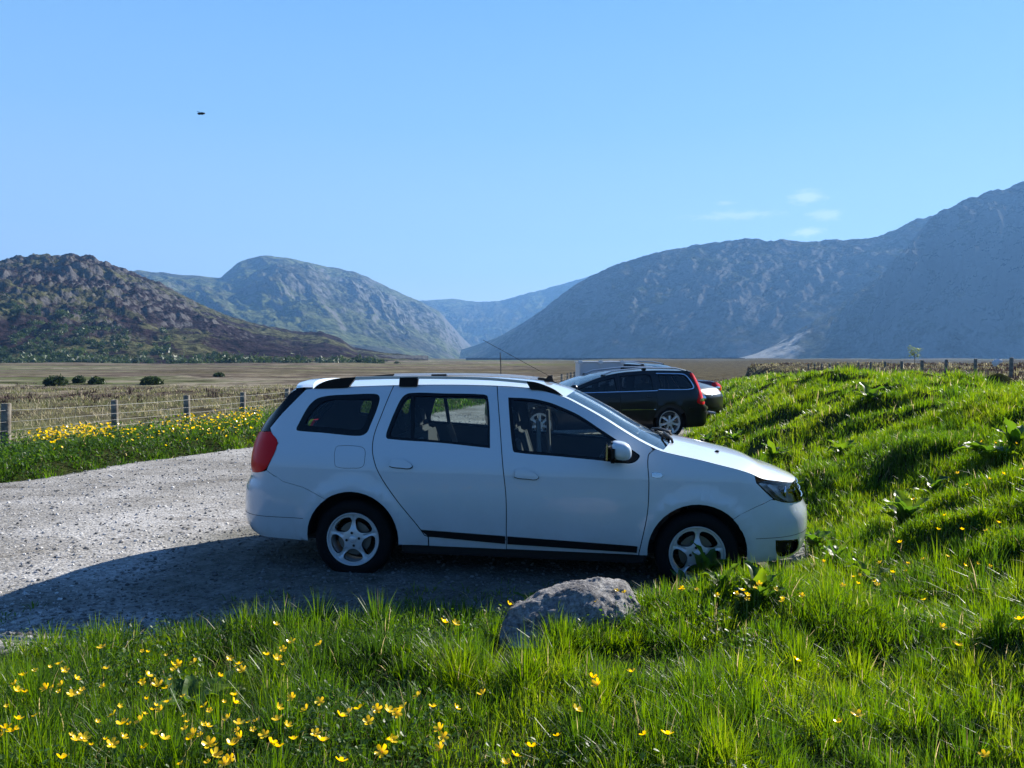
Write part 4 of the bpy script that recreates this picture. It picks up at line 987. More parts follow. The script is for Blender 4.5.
# ================================================================ the cars behind
def simple_car(name, label, mw, sd, S, paint):
    """S: contour [(x,z)] nose to tail, prof, plan, xf, xr, hubs, sill, seams, windows, lights"""
    t = thing(name, label, 'car'); t.matrix_world = mw
    wb, hz, rt, rr = S['wb'], S['hz'], S['rt'], S['rr']
    sh = Shell(S['prof'], S['plan'], S['xf'], S['xr'], S['xcf'], S['xcr'], 2.4, 2.8, ((-wb/2, hz), (wb/2, hz)), .015, rt+.06)
    UF, UR = sh.xcf+sh.LF, sh.xcr-sh.LR
    top = catmull(S['top'], 5, False); zb = S['sill']; ra = rt+.055
    a0 = math.asin((zb-hz)/ra)
    ar = lambda cx: [(cx+ra*math.cos(a0+(PI-2*a0)*i/22), hz+ra*math.sin(a0+(PI-2*a0)*i/22)) for i in range(23)][::-1]   # rear to front
    bot = [(S['xr'][0][1]+.06, zb+.02)]+ar(-wb/2)+ar(wb/2)+[(S['xf'][0][1]-.06, zb+.02)]
    def botpart(a, b_):
        p = [q for q in bot if a < q[0] < b_]
        def zat(x):
            for i in range(len(bot)-1):
                if bot[i][0] <= x <= bot[i+1][0]: f_ = (x-bot[i][0])/(bot[i+1][0]-bot[i][0]+1e-9); return bot[i][1]+(bot[i+1][1]-bot[i][1])*f_
            return bot[0][1] if x < bot[0][0] else bot[-1][1]
        return [(a, zat(a))]+p+[(b_, zat(b_))]
    def ztop(x):
        for i in range(len(top)-1):
            if top[i+1][0] <= x <= top[i][0]: f_ = (x-top[i][0])/(top[i+1][0]-top[i][0]-1e-9); return top[i][1]+(top[i+1][1]-top[i][1])*f_
        return top[0][1]
    sx = [None]+S['seams']+[None]
    names = ['rear_quarter_panel', 'rear_door', 'front_door', 'front_fender'] if len(S['seams']) == 3 else ['rear_quarter_panel', 'front_door', 'front_fender']
    toU = lambda L_: [(sh.u_of(*p[:2]), p[1]) for p in L_]
    for s_ in (-1, 1):
        for k, nm in enumerate(names):
            lo, hi = sx[k], sx[k+1]; tp = [p for p in top if (lo is None or p[0] > lo) and (hi is None or p[0] < hi)]
            lo_, hi_ = lo if lo is not None else bot[0][0], hi if hi is not None else bot[-1][0]
            o_ = ([(hi, ztop(hi))] if hi is not None else [])+tp+([(lo, ztop(lo))] if lo is not None else [])
            U = toU(o_)
            if lo is None: U += [(UR, o_[-1][1]), (UR, zb+.02)]
            U += toU(botpart(lo_, hi_))
            if hi is None: U += [(UF, zb+.02), (UF, o_[0][1])]
            hl = [catmull(w_, 4) for w_ in S['win'].get(nm, [])]
            hU = [toU(h) for h in hl]
            out_ = inset(U, .003) if (lo is not None and hi is not None) else U
            me = uv_patch(nm, out_, hU, lambda u, z: sh.P(u, z, s_), lambda u, z: sh.N(u, z, s_), (.1, .1), .012); p_ = link(nm, me, paint, t)
            for h in hl:
                hi2 = toU(inset(h, .014)); hU_ = toU(h)
                link('window_frame', uv_patch('window_frame', hU_, [hi2], lambda u, z: sh.P(u, z, s_, .003), lambda u, z: sh.N(u, z, s_), (.15, .15), .02), S.get('frame', M['gloss_black']), p_)
                link('window', uv_patch('window', hi2, [], lambda u, z: sh.P(u, z, s_, -.006), lambda u, z: sh.N(u, z, s_), (.2, .2), 0), M['glass_dark'], p_)
            if 'door' in nm:
                hx, hz_ = S['handle'][nm]; hp = catmull([(hx-.10, hz_-.015), (hx-.09, hz_+.018), (hx+.09, hz_+.012), (hx+.10, hz_-.018)], 3)
                side_patch(sh, 'door_handle', hp, [], s_, paint, p_, .03, .02, (.05, .05))
        holes_in = [inset(catmull(w_, 4), .01) for ws in S['win'].values() for w_ in ws]
        a_, b_ = S['trimx']; tr = [(b_, S['belt']-.1)]+[(p[0], p[1]-.02) for p in top if a_ < p[0] < b_ and p[1] > S['belt']]+[(a_, S['belt']-.1), (a_+.3, .5), (-.8, .4), (-.8, .26), (.8, .26), (.8, .5), (b_, .55)]
        side_patch(sh, 'door_trim', tr, holes_in, s_, M['trim'], t, -.04, .02, (.2, .2))
        for nm, poly, m_, off in S['side']:
            q = catmull(poly, 4); side_patch(sh, nm, q, [], s_, m_, t, off, .02, (.06, .06))
        if S.get('rail'):
            rl = S['rail']; yy = sh.Y(-.6, ztop(-.6))-.03
            pth = [(x, s_*(yy), z) for x, z in rl]; tube('roof_rail', pth, .016, S.get('railm', M['silver']), t, 8)
            for k in (0, len(rl)//2, len(rl)-1):
                x, z = rl[k]; bm = bmesh.new(); box(bm, (x, s_*yy, z-.025), (.10, .035, .06), None, .01); link('rail_mount', bm_mesh('rail_mount', bm, True), M['black'], t)
        for s2 in (-1, 1):
            wheel_parts(t, s2*wb/2, s_*(sh.prof(hz)-.02), hz, s_, rt, rr, .2, S.get('nh', 5), -90, S.get('ws', 'y'), simple=True)
            V = []; Fc = []
            for i in range(19):
                a = -.3+(PI+.6)*i/18
                for y in (.5, sh.prof(hz)-.05): V.append((s2*wb/2+(ra+.02)*math.cos(a), s_*y, hz+(ra+.02)*math.sin(a)))
            for i in range(18): Fc.append((2*i, 2*i+1, 2*i+3, 2*i+2))
            link('wheel_well', py_mesh('wheel_well', V, Fc), M['seam'], t)
        mx_, mz_ = S['mirror']; bm = bmesh.new(); bmesh.ops.create_uvsphere(bm, u_segments=16, v_segments=10, radius=1)
        bmesh.ops.transform(bm, matrix=Matrix.Translation((mx_, s_*(sh.Y(mx_-.2, mz_)+.13), mz_+.05)) @ Matrix.Diagonal((.08, .11, .075, 1)), verts=bm.verts); link('door_mirror', bm_mesh('door_mirror', bm, True), paint, t)
    def loft2(nm, line, bx, bz, m_, nv=20, lo=-1, hi=1, p=2.4, up=True, lift=0):
        V = []; Fc = []; n = len(line)
        for i, (x, z) in enumerate(line):
            y = max(sh.Y(x, z), .05)
            for j in range(nv+1):
                v_ = lo+(hi-lo)*j/nv; q = 1-abs(v_)**p; t_ = i/(n-1); V.append((x+bx(t_)*q, y*v_, z+bz(t_)*q+lift))
        for i in range(n-1):
            for j in range(nv): Fc.append((i*(nv+1)+j, i*(nv+1)+j+1, (i+1)*(nv+1)+j+1, (i+1)*(nv+1)+j))
        me = bpy.data.meshes.new(nm); me.from_pydata(V, [], Fc); me.update()
        if me.polygons[len(me.polygons)//2].normal.z < 0: me.flip_normals()
        me.polygons.foreach_set('use_smooth', np.ones(len(me.polygons), bool)); return link(nm, me, m_, t)
    near = lambda q: min(range(len(top)), key=lambda i: math.dist(top[i], q))
    i1, i2, i3, i4 = [near(q) for q in S['cuts']]   # hood end, windscreen top, roof end, rear glass end
    nb = S['xf'][-1][1]-top[0][0] if False else sh.xf(top[0][1])-top[0][0]
    loft2('hood', top[:i1+1], interp([(0, max(nb, .04)), (1, .12)]), interp([(0, 0), (.4, .05), (1, .05)]), paint)
    ws = top[i1:i2+1]; loft2('windscreen', ws, interp([(0, .13), (1, .06)]), interp([(0, .02), (1, .03)]), M['glass_front'], lo=-.9, hi=.9)
    for a, b_ in ((-1, -.9), (.9, 1)): loft2('windscreen_pillar', ws, interp([(0, .13), (1, .06)]), interp([(0, .02), (1, .03)]), paint, 4, a, b_)
    loft2('roof', top[i2:i3+1], interp([(0, .06), (.3, 0), (.8, 0), (1, -.06)]), interp([(0, .03), (1, .035)]), paint)
    loft2('rear_window', top[i3:i4+1], interp([(0, -.06), (1, -.10)]), interp([(0, .03), (1, .0)]), M['gloss_black'], lo=-.88, hi=.88)
    for a, b_ in ((-1, -.88), (.88, 1)): loft2('rear_pillar', top[i3:i4+1], interp([(0, -.06), (1, -.10)]), interp([(0, .03), (1, .0)]), paint, 4, a, b_)
    if i4 < len(top)-2: loft2('boot_lid', top[i4:], interp([(0, -.10), (1, min(sh.xr(top[-1][1])-top[-1][0], -.03))]), interp([(0, .0), (1, 0)]), paint)
    bm = bmesh.new(); box(bm, (0, 0, .26), (2*wb*.62, 1.2, .12), None, .02); box(bm, (0, 0, .28), (wb-.75, sh.prof(.3)*1.9, .08), None, .02); link('underbody', bm_mesh('underbody', bm), M['seam'], t)
    seat(t, S.get('sx', .1), -.36); seat(t, S.get('sx', .1), .36); seat(t, S.get('sx', .1)-.85, 0, 'rear_seat', 1.2)
    bm = bmesh.new(); box(bm, (S['cuts'][0][0]-.15, 0, S['belt']-.1), (.35, 1.25, .2), None, .05); link('dashboard', bm_mesh('dashboard', bm, True), M['trim'], t)
    return t, sh
PROF = [(.15, .80), (.25, .86), (.4, .895), (.6, .915), (.75, .915), (.9, .895), (.98, .86), (1.2, .77), (1.38, .68), (1.5, .62)]
PLAN = [(-2.5, .94), (-1.8, .97), (-.6, 1), (.8, 1), (1.6, .98), (2.4, .94)]
# dark estate, facing left; its left side is towards us
MV = pose((669.0, 423.4), 16.4, (541.2, 426.0), 15.85, .88, .33, 2.816, 1)
V70 = dict(wb=2.816, hz=.33, rt=.325, rr=.235, nh=7, ws='v', sill=.22, belt=.98, xcf=1.75, xcr=-1.95, prof=PROF, plan=PLAN,
  xf=[(.2, 2.32), (.45, 2.38), (.7, 2.36), (.8, 2.30)], xr=[(.2, -2.36), (.32, -2.45), (.55, -2.46), (.72, -2.37), (.8, -2.33), (1.1, -2.22), (1.37, -2.05)],
  top=[(2.20, .76), (2.0, .83), (1.6, .89), (1.2, .935), (1.06, .95), (.62, 1.08), (.30, 1.19), (.0, 1.275), (-.4, 1.345), (-1.0, 1.38), (-1.6, 1.375), (-2.0, 1.34), (-2.12, 1.2), (-2.22, 1.0), (-2.28, .86)],
  cuts=[(1.06, .95), (.0, 1.275), (-2.0, 1.34), (-2.22, 1.0)], seams=[-1.12, -.30, .82], trimx=(-2.0, .95), sx=.0,
  win={'front_door': [[(.78, .96, 1), (.45, 1.07), (.2, 1.155), (-.1, 1.225), (-.22, 1.25, 1), (-.25, .975, 1), (.2, .965)]], 'rear_door': [[(-.36, .98, 1), (-.34, 1.275, 1), (-.7, 1.30), (-.98, 1.305), (-1.03, 1.26), (-1.05, .99, 1)]],
       'rear_quarter_panel': [[(-1.22, 1.0, 1), (-1.20, 1.30, 1), (-1.6, 1.295), (-1.78, 1.28), (-1.85, 1.22), (-1.94, 1.06), (-1.92, 1.02), (-1.6, 1.005)]]},
  handle={'front_door': (-.15, .86), 'rear_door': (-.98, .88)},
  side=[('tail_light', [(-1.93, 1.31), (-2.01, 1.31), (-2.14, 1.12), (-2.25, .93), (-2.28, .72), (-2.03, .72), (-2.06, .86), (-2.09, .96), (-2.02, 1.15)], M['red'], .008),
        ('tail_light_lens', [(-2.27, .86), (-2.30, .76), (-2.10, .76), (-2.12, .80), (-2.2, .82)], M['chrome'], .012),
        ('headlight', [(2.20, .72), (1.85, .84), (1.80, .80), (1.90, .68), (2.24, .60)], M['chrome'], .006),
        ('door_moulding', [(-1.06, .545), (-.34, .55), (-.34, .60), (-1.03, .595)], M['chrome'] if False else M['navy'], .014),
        ('bumper_strip', [(-1.85, .60), (-2.35, .585), (-2.40, .63), (-1.85, .635)], M['navy'], .02),
        ('chrome_strip', [(-1.07, .60), (-.32, .605), (-.32, .612), (-1.07, .609)], M['chrome'], .016),
        ('belt_chrome', [(.78, .955, 1), (-.3, .970), (-1.14, .985, 1), (-1.14, .970, 1), (-.3, .955), (.78, .940, 1)], M['chrome'], .006), ('quarter_chrome', [(-1.16, .992, 1), (-1.6, .985), (-1.94, 1.0), (-1.98, 1.06), (-1.88, 1.235), (-1.79, 1.305), (-1.6, 1.32), (-1.16, 1.328, 1), (-1.16, 1.312, 1), (-1.6, 1.303), (-1.78, 1.288), (-1.86, 1.23), (-1.955, 1.06), (-1.925, 1.012), (-1.6, .998), (-1.16, 1.006, 1)], M['chrome'], .008)],
  rail=[(.0, 1.30), (-.2, 1.37), (-.9, 1.435), (-1.6, 1.43), (-1.85, 1.37)], railm=M['silver'], mirror=(.72, 1.0))
MV = MV @ Matrix.Diagonal((1.0, 1.0, 1.045, 1))
tv, shv = simple_car('parked_car', 'dark estate car parked beyond the white one with tall red tail lights', MV, 1, V70, M['navy'])
V, Fc = tube_vf([(-2.35, .1, .36), (-2.52, .1, .34), (-2.60, .1, .36), (-2.60, .1, .42)], .018, 8); link('tow_bar', py_mesh('tow_bar', V, Fc), M['black'], tv)
bm = bmesh.new(); bmesh.ops.create_uvsphere(bm, u_segments=12, v_segments=8, radius=.027, matrix=Matrix.Translation((-2.60, .1, .44))); link('tow_ball', bm_mesh('tow_ball', bm, True), M['steel'], tv)
bm = bmesh.new(); box(bm, (-2.47, .62, .50), (.05, .34, .05), None, .015); box(bm, (-2.47, -.62, .50), (.05, .34, .05), None, .015); link('bumper_trim', bm_mesh('bumper_trim', bm), M['silver'], tv)
# black people carrier facing right, beyond the estate
def place(x, y, yaw):
    z = H0; m = Matrix.Translation((x, y, z)) @ Matrix.Rotation(R(yaw), 4, 'Z'); return m
H0 = -.03
PR3 = [(.15, .78), (.25, .83), (.45, .87), (.7, .88), (.95, .86), (1.05, .83), (1.3, .73), (1.5, .64), (1.6, .60)]
MPV = dict(wb=2.6, hz=.31, rt=.315, rr=.215, sill=.22, belt=1.0, xcf=1.45, xcr=-1.75, prof=PR3, plan=PLAN,
  xf=[(.2, 2.02), (.45, 2.10), (.7, 2.08), (.85, 2.0)], xr=[(.2, -2.05), (.4, -2.12), (.8, -2.10), (1.1, -2.04), (1.5, -1.85)],
  top=[(1.92, .80), (1.75, .90), (1.45, .99), (1.2, 1.06), (.9, 1.25), (.6, 1.42), (.3, 1.52), (-.3, 1.57), (-1.0, 1.57), (-1.7, 1.51), (-1.86, 1.4), (-1.98, 1.15), (-2.03, 1.0)],
  cuts=[(1.2, 1.06), (.3, 1.52), (-1.7, 1.51), (-1.98, 1.15)], seams=[-.95, -.1, .95], trimx=(-1.8, 1.1), sx=.1,
  win={'front_door': [[(.85, 1.09), (.62, 1.27), (.35, 1.41), (0, 1.46), (-.03, 1.07)]], 'rear_door': [[(-.16, 1.07), (-.16, 1.47), (-.85, 1.47), (-.88, 1.08)]], 'rear_quarter_panel': [[(-1.05, 1.1), (-1.03, 1.46), (-1.55, 1.43), (-1.75, 1.15)]]},
  handle={'front_door': (.05, .9), 'rear_door': (-.78, .92)},
  side=[('headlight', [(1.95, .78), (1.68, .90), (1.55, .88), (1.72, .74), (1.97, .66)], M['chrome'], .006), ('tail_light', [(-1.97, 1.18), (-1.86, 1.15), (-1.9, .85), (-2.07, .85)], M['red'], .008),
        ('front_fog_trim', [(1.75, .42), (1.98, .42), (2.0, .34), (1.78, .33)], M['chrome'], .008)],
  rail=[(.2, 1.57), (-.1, 1.625), (-.8, 1.64), (-1.3, 1.62), (-1.6, 1.54)], railm=M['silver'], mirror=(.95, 1.08))
simple_car('parked_car', 'black people carrier with a bright headlight facing right behind the dark estate', place(3.68, 21.4, -38), -1, MPV, M['black_paint'])
SAL = dict(wb=2.65, hz=.31, rt=.31, rr=.21, sill=.21, belt=.92, xcf=1.65, xcr=-1.75, prof=[(.15, .78), (.25, .83), (.45, .86), (.7, .87), (.88, .85), (.95, .82), (1.2, .70), (1.4, .60)], plan=PLAN,
  xf=[(.2, 2.15), (.45, 2.22), (.7, 2.18), (.8, 2.1)], xr=[(.2, -2.10), (.45, -2.2), (.8, -2.2), (1.05, -2.1)],
  top=[(2.02, .76), (1.8, .82), (1.3, .92), (1.0, .97), (.7, 1.12), (.4, 1.25), (.0, 1.33), (-.5, 1.30), (-.8, 1.20), (-1.1, 1.06), (-1.8, 1.02), (-2.10, .95)],
  cuts=[(1.0, .97), (.4, 1.25), (-.5, 1.30), (-1.1, 1.06)], seams=[-.95, -.05, .9], trimx=(-1.6, .95), sx=.0,
  win={'front_door': [[(.72, 1.0), (.45, 1.14), (.15, 1.23), (.02, 1.25), (0, .97)]], 'rear_door': [[(-.12, .97), (-.12, 1.26), (-.5, 1.23), (-.80, 1.02)]]},
  handle={'front_door': (.1, .82), 'rear_door': (-.8, .84)},
  side=[('headlight', [(2.05, .74), (1.75, .82), (1.68, .78), (1.8, .66), (2.1, .62)], M['chrome'], .006), ('tail_light', [(-2.02, .98), (-1.85, .96), (-1.9, .78), (-2.17, .78)], M['red'], .008),
        ('tail_light_lens', [(-2.08, .86), (-1.94, .85), (-1.96, .80), (-2.12, .80)], M['chrome'], .012)], mirror=(.8, .86))
simple_car('parked_car', 'dark red car, only its boot end showing above the grassy bank foot', place(4.32, 24.6, 172), 1, SAL, M['maroon'])
# white box trailer with a ribbed side
t = thing('box_trailer', 'low white box trailer with ribbed panels behind the windscreen of the dark estate', 'trailer', (2.2, 18.7, -.04))
WT = mat('trailer_white', (.62, .64, .66), .45); WL = at(579.5, 370, 18.7).x-2.2; WR = at(623.5, 370, 18.7).x-2.2; TH = CAMZ+(358-362.3)/F*18.7+.04
bm = bmesh.new(); box(bm, ((WL+WR)/2, .6, (TH+.52)/2), (WR-WL, 1.2, TH-.52), None, .015); link('body', bm_mesh('body', bm, True), WT, t)
for k, x in enumerate((WL+.02, (WL+WR)/2-.02, WR-.03)):
    bm = bmesh.new(); box(bm, (x, -.012, (TH+.52)/2), (.035, .03, TH-.5), None, .006); link('rib', bm_mesh('rib', bm), M['silver'], t)
    bm = bmesh.new(); box(bm, (x, -.01, TH-.0), (.11, .07, .09), None, .015); link('corner_cap', bm_mesh('corner_cap', bm), mat('cap_white', (.8, .8, .8), .4) if k == 0 else bpy.data.materials['cap_white'], t)
bm = bmesh.new(); box(bm, ((WL+WR)/2, .6, TH+.01), (WR-WL+.04, 1.24, .03), None, .008); link('lid', bm_mesh('lid', bm), bpy.data.materials['cap_white'], t)
bm = bmesh.new(); box(bm, ((WL+WR)/2, .6, .47), (WR-WL, 1.1, .08), None, .01); box(bm, (WL-.45, .6, .45), (.9, .06, .06), None, .01); link('chassis', bm_mesh('chassis', bm), M['steel'], t)
for s_, y in ((-1, .02), (1, 1.18)): wheel_parts(t, (WL+WR)/2, y, .27, s_, .27, .15, .14, 5, -90, 'y', simple=True)
# ================================================================ grass
def leaf_mat(name, stops, transl=.5, rough=.45, spec=.35, tip=None):
    m = bpy.data.materials.new(name); m.use_nodes = True; nt = m.node_tree; b = nt.nodes['Principled BSDF']; out = nt.nodes['Material Output']
    b.inputs['Roughness'].default_value = rough; b.inputs['Specular IOR Level'].default_value = spec
    a = N_(nt, 'ShaderNodeAttribute', attribute_name='rnd'); c = ramp(nt, a.outputs['Fac'], stops)
    nt.links.new(c, b.inputs['Base Color']); t = N_(nt, 'ShaderNodeBsdfTranslucent')
    hs = N_(nt, 'ShaderNodeHueSaturation'); hs.inputs['Hue'].default_value = .487; hs.inputs['Saturation'].default_value = 1.12; hs.inputs['Value'].default_value = 2.0
    nt.links.new(c, hs.inputs['Color']); nt.links.new(hs.outputs[0], t.inputs[0])
    mx = N_(nt, 'ShaderNodeMixShader'); mx.inputs[0].default_value = transl
    nt.links.new(b.outputs[0], mx.inputs[1]); nt.links.new(t.outputs[0], mx.inputs[2]); nt.links.new(mx.outputs[0], out.inputs[0]); return m
G1 = leaf_mat('grass_blade', [(0, (.024, .056, .010)), (.35, (.052, .114, .014)), (.75, (.102, .172, .016)), (.96, (.15, .20, .026)), (1, (.34, .29, .15))], .55, .42, .35)
G2 = leaf_mat('moor_grass', [(0, (.075, .095, .035)), (.4, (.15, .15, .07)), (.8, (.24, .22, .13)), (1, (.40, .36, .25))], .35, .7, .1)
G3 = leaf_mat('heather_stem', [(0, (.025, .018, .018)), (.5, (.07, .045, .042)), (1, (.13, .10, .085))], .1, .8, .1)

def blades(x, y, L, wd, lean, az, rnd, curl=1.0):
    """one tapered bent blade per entry"""
    n = len(x); z = H(x, y)-.015
    T = np.array([0, .38, .72, 1.0]); W = np.array([1, .9, .6, 0])
    dx, dy = np.cos(az), np.sin(az); px_, py_ = -dy, dx
    tw = RNG.uniform(-.9, .9, n); qx = px_*np.cos(tw)+dx*np.sin(tw); qy = py_*np.cos(tw)+dy*np.sin(tw)
    out = np.zeros((n, 7, 3), np.float32); k = 0
    for t, w_ in zip(T, W):
        h = L*(t-.38*np.minimum(lean, 1.3)*t**2.4*curl); r = L*lean*t**1.7*.9
        cx, cy, cz = x+dx*r, y+dy*r, z+h
        if t < 1:
            for s_ in (-1, 1):
                out[:, k, 0] = cx+qx*wd*w_*.5*s_; out[:, k, 1] = cy+qy*wd*w_*.5*s_; out[:, k, 2] = cz; k += 1
        else: out[:, k, 0] = cx; out[:, k, 1] = cy; out[:, k, 2] = cz
    F = np.array([[0, 1, 3], [0, 3, 2], [2, 3, 5], [2, 5, 4], [4, 5, 6]])
    f = (F[None]+(np.arange(n)*7)[:, None, None]).reshape(-1, 3)
    return out.reshape(-1, 3), f, np.repeat(rnd, 7)
def pack(name, parts, m, label):
    vs, fs, rs, o_ = [], [], [], 0
    for v_, f_, r_ in parts: vs.append(v_); fs.append(f_+o_); rs.append(r_); o_ += len(v_)
    me = np_mesh(name, np.concatenate(vs), np.concatenate(fs), False, {'rnd': np.concatenate(rs)})
    o = link(name, me, m); o['kind'] = 'stuff'; o['label'] = label; o['category'] = 'grass'; return o
def scatter(n, d0, d1, p, x0=-70, x1=1100, pw=1.0):
    d = d0+(d1-d0)*RNG.random(n)**pw; px_ = RNG.uniform(x0, x1, n); return (px_-512)/F*d, d
ROCK = [(.0, 4.02, .21, .30), (.36, 4.5, .40, .15), (-2.90, 4.22, .16, .12)]
def clear(x, y):
    ok = np.ones(len(x), bool)
    for cx, cy, a, b_ in ROCK: ok &= (((x-cx)/a)**2+((y-cy)/b_)**2) > 1
    return ok
def tone(x, y, lo=0):
    """patchy green: clumps of darker and yellower grass"""
    return np.clip(.42+.30*fbm(x*1.4, y*1.4, 3, 61)+.25*vnoise(x*5, y*5, 62)+.10*smoothstep((x+.5)/2.5)+RNG.normal(0, .13, len(x)), 0, .955)
def tufts(nt_, nb, d0, d1, pw, cond, L0, L1, w0, sp, x0=-70, x1=1100, tone_off=0, lean=(.15, .75), dry=.02):
    tx, ty = scatter(nt_, d0, d1, 0, x0, x1, pw); g1, g2 = masks(tx, ty); ok = cond(tx, ty, g1, g2) & clear(tx, ty); tx, ty, g1 = tx[ok], ty[ok], g1[ok]; n = len(tx)
    tl = RNG.uniform(L0, L1, n)*(1+.45*vnoise(tx*1.7, ty*1.7, 71))
    tz = tone(tx, ty)+tone_off; g1r = np.repeat(g1, nb)
    r = np.abs(RNG.normal(0, 1, n*nb))*sp; a = RNG.uniform(0, 2*PI, n*nb)
    sc = np.repeat(1+.03*ty, nb)
    x = np.repeat(tx, nb)+np.cos(a)*r*sc; y = np.repeat(ty, nb)+np.sin(a)*r*sc
    a2 = a+RNG.normal(0, .5, n*nb); ln = np.clip(lean[0]+(lean[1]-lean[0])*(r/sp/1.6)+RNG.normal(0, .12, n*nb), .02, 1.4)
    L = np.repeat(tl, nb)*RNG.uniform(.55, 1.15, n*nb)
    wd = w0*RNG.uniform(.6, 1.25, n*nb)*(np.repeat(ty, nb)/3.0)**.62
    rn = np.clip(np.repeat(tz, nb)+RNG.normal(0, .12, n*nb), 0, .955); rn = np.where(RNG.random(n*nb) < dry, 1, rn)
    return blades(x, y, L, wd, ln, a2, rn)
edge_h = lambda g: np.clip(.35+g*1.6, 0, 1)
fg = lambda x, y, g1, g2: (g1 > .03)
def fgc(x, y, g1, g2): return (g1 > .02) & (RNG.random(len(x)) < .35+1.3*g1)
parts = []
# short sward, close
parts.append(tufts(4800, 26, 2.0, 6.2, .8, fgc, .08, .16, .0042, .055))
# mixed longer grass, close
parts.append(tufts(1900, 40, 2.0, 6.0, .8, lambda x, y, a, b: (a > .22) & (vnoise(x*1.3, y*1.3, 77)+.25*(x > -.3) > -.15), .13, .25, .0046, .05, lean=(.1, .7)))
# big fountain tufts
parts.append(tufts(105, 110, 2.3, 5.2, .8, lambda x, y, a, b: (a > .3) & (x > -1.2) & (np.hypot(x, y-4.1) > .42), .19, .29, .0046, .05, lean=(.05, .85)))
parts.append(tufts(60, 60, 4.02, 4.3, 1, lambda x, y, a, b: (x > .2) & (x < .85), .12, .22, .0048, .05, x0=540, x1=670))
# fringe beside the gravel
parts.append(tufts(900, 22, 4.3, 5.6, 1, lambda x, y, a, b: (a > -.03) & (a < .4) & (x < 2.3), .06, .16, .005, .05))
parts.append(tufts(420, 26, 4.5, 5.7, 1, lambda x, y, a, b: (a > .0) & (a < .75) & (x > .75) & (x < 2.5), .15, .27, .005, .05, x0=600, x1=860, tone_off=.08, lean=(.05, .6)))
parts.append(tufts(700, 9, 3.9, 6.2, 1, lambda x, y, a, b: (a > -.75) & (a < .02) & (x < 2.6) & (vnoise(x*2, y*2, 12) > .05), .03, .09, .005, .05, tone_off=-.1, lean=(.4, 1.2)))
# the bank
bank_c = lambda x, y, a, b: (a > .05) & (x-footx(y) < 5.2)
parts.append(tufts(4200, 30, 4.8, 10, .9, bank_c, .09, .17, .0046, .07, x0=640, x1=1150, tone_off=.05, lean=(.1, .6)))
parts.append(tufts(3800, 22, 9.5, 19, .9, bank_c, .09, .18, .005, .09, x0=640, x1=1150, tone_off=.06, lean=(.1, .6)))
parts.append(tufts(5200, 18, 18, 46, .8, lambda x, y, a, b: (a > .05) & (x-footx(y) < 7), .14, .26, .0062, .14, x0=640, x1=1100, tone_off=.04))
gr_o = pack('grass', parts, G1, 'long green grass over the bank and foreground'); print('blades', sum(len(p[2]) for p in parts)/7)
# verge on the left: leafy green
parts = [tufts(6500, 20, 9, 30, 1.2, lambda x, y, a, b: (b > .05) & (b < 3.3), .10, .24, .006, .09, x0=-60, x1=520, tone_off=-.28, lean=(.2, .9))]
pack('verge_grass', parts, G1, 'leafy green verge between the gravel and the left fence')
# moor grass beyond the fence, straw coloured, and darker heather
mo = lambda x, y, a, b: ((b > 3.0) | ((x-footx(y) > 7) & (a > 0))) | (y > 48)
pr = [tufts(7000, 18, 11, 75, 1.5, lambda x, y, a, b: mo(x, y, a, b) & (fbm(x*.12, y*.12, 3, 91)+.1 > -.12), .10, .26, .0055, .16, x0=-60, x1=1100, dry=.15, lean=(.2, 1.1))]
pr.append(tufts(700, 18, 20, 110, 1.2, lambda x, y, a, b: (a > 0) & (RNG.random(len(x)) < (x-footx(y)-6)/8), .15, .33, .009, .2, x0=600, x1=1180, lean=(.2, .9)))
pack('moor_grass', pr, G2, 'straw coloured rough grass on the moor behind the fences')
pr = [tufts(2600, 22, 14, 85, 1.5, lambda x, y, a, b: mo(x, y, a, b) & ((fbm(x*.12, y*.12, 3, 91) < .02) | (x > 8)), .12, .28, .009, .18, x0=-60, x1=1150, lean=(.2, .9))]
pr.append(tufts(3200, 26, 14, 110, 1.3, lambda x, y, a, b: (a > 0) & (RNG.random(len(x)) < (x-footx(y)-6.5)/9), .08, .22, .010, .24, x0=690, x1=1180, lean=(.2, .9)))
pack('heather', pr, G3, 'brown heather clumps dotted over the moor')

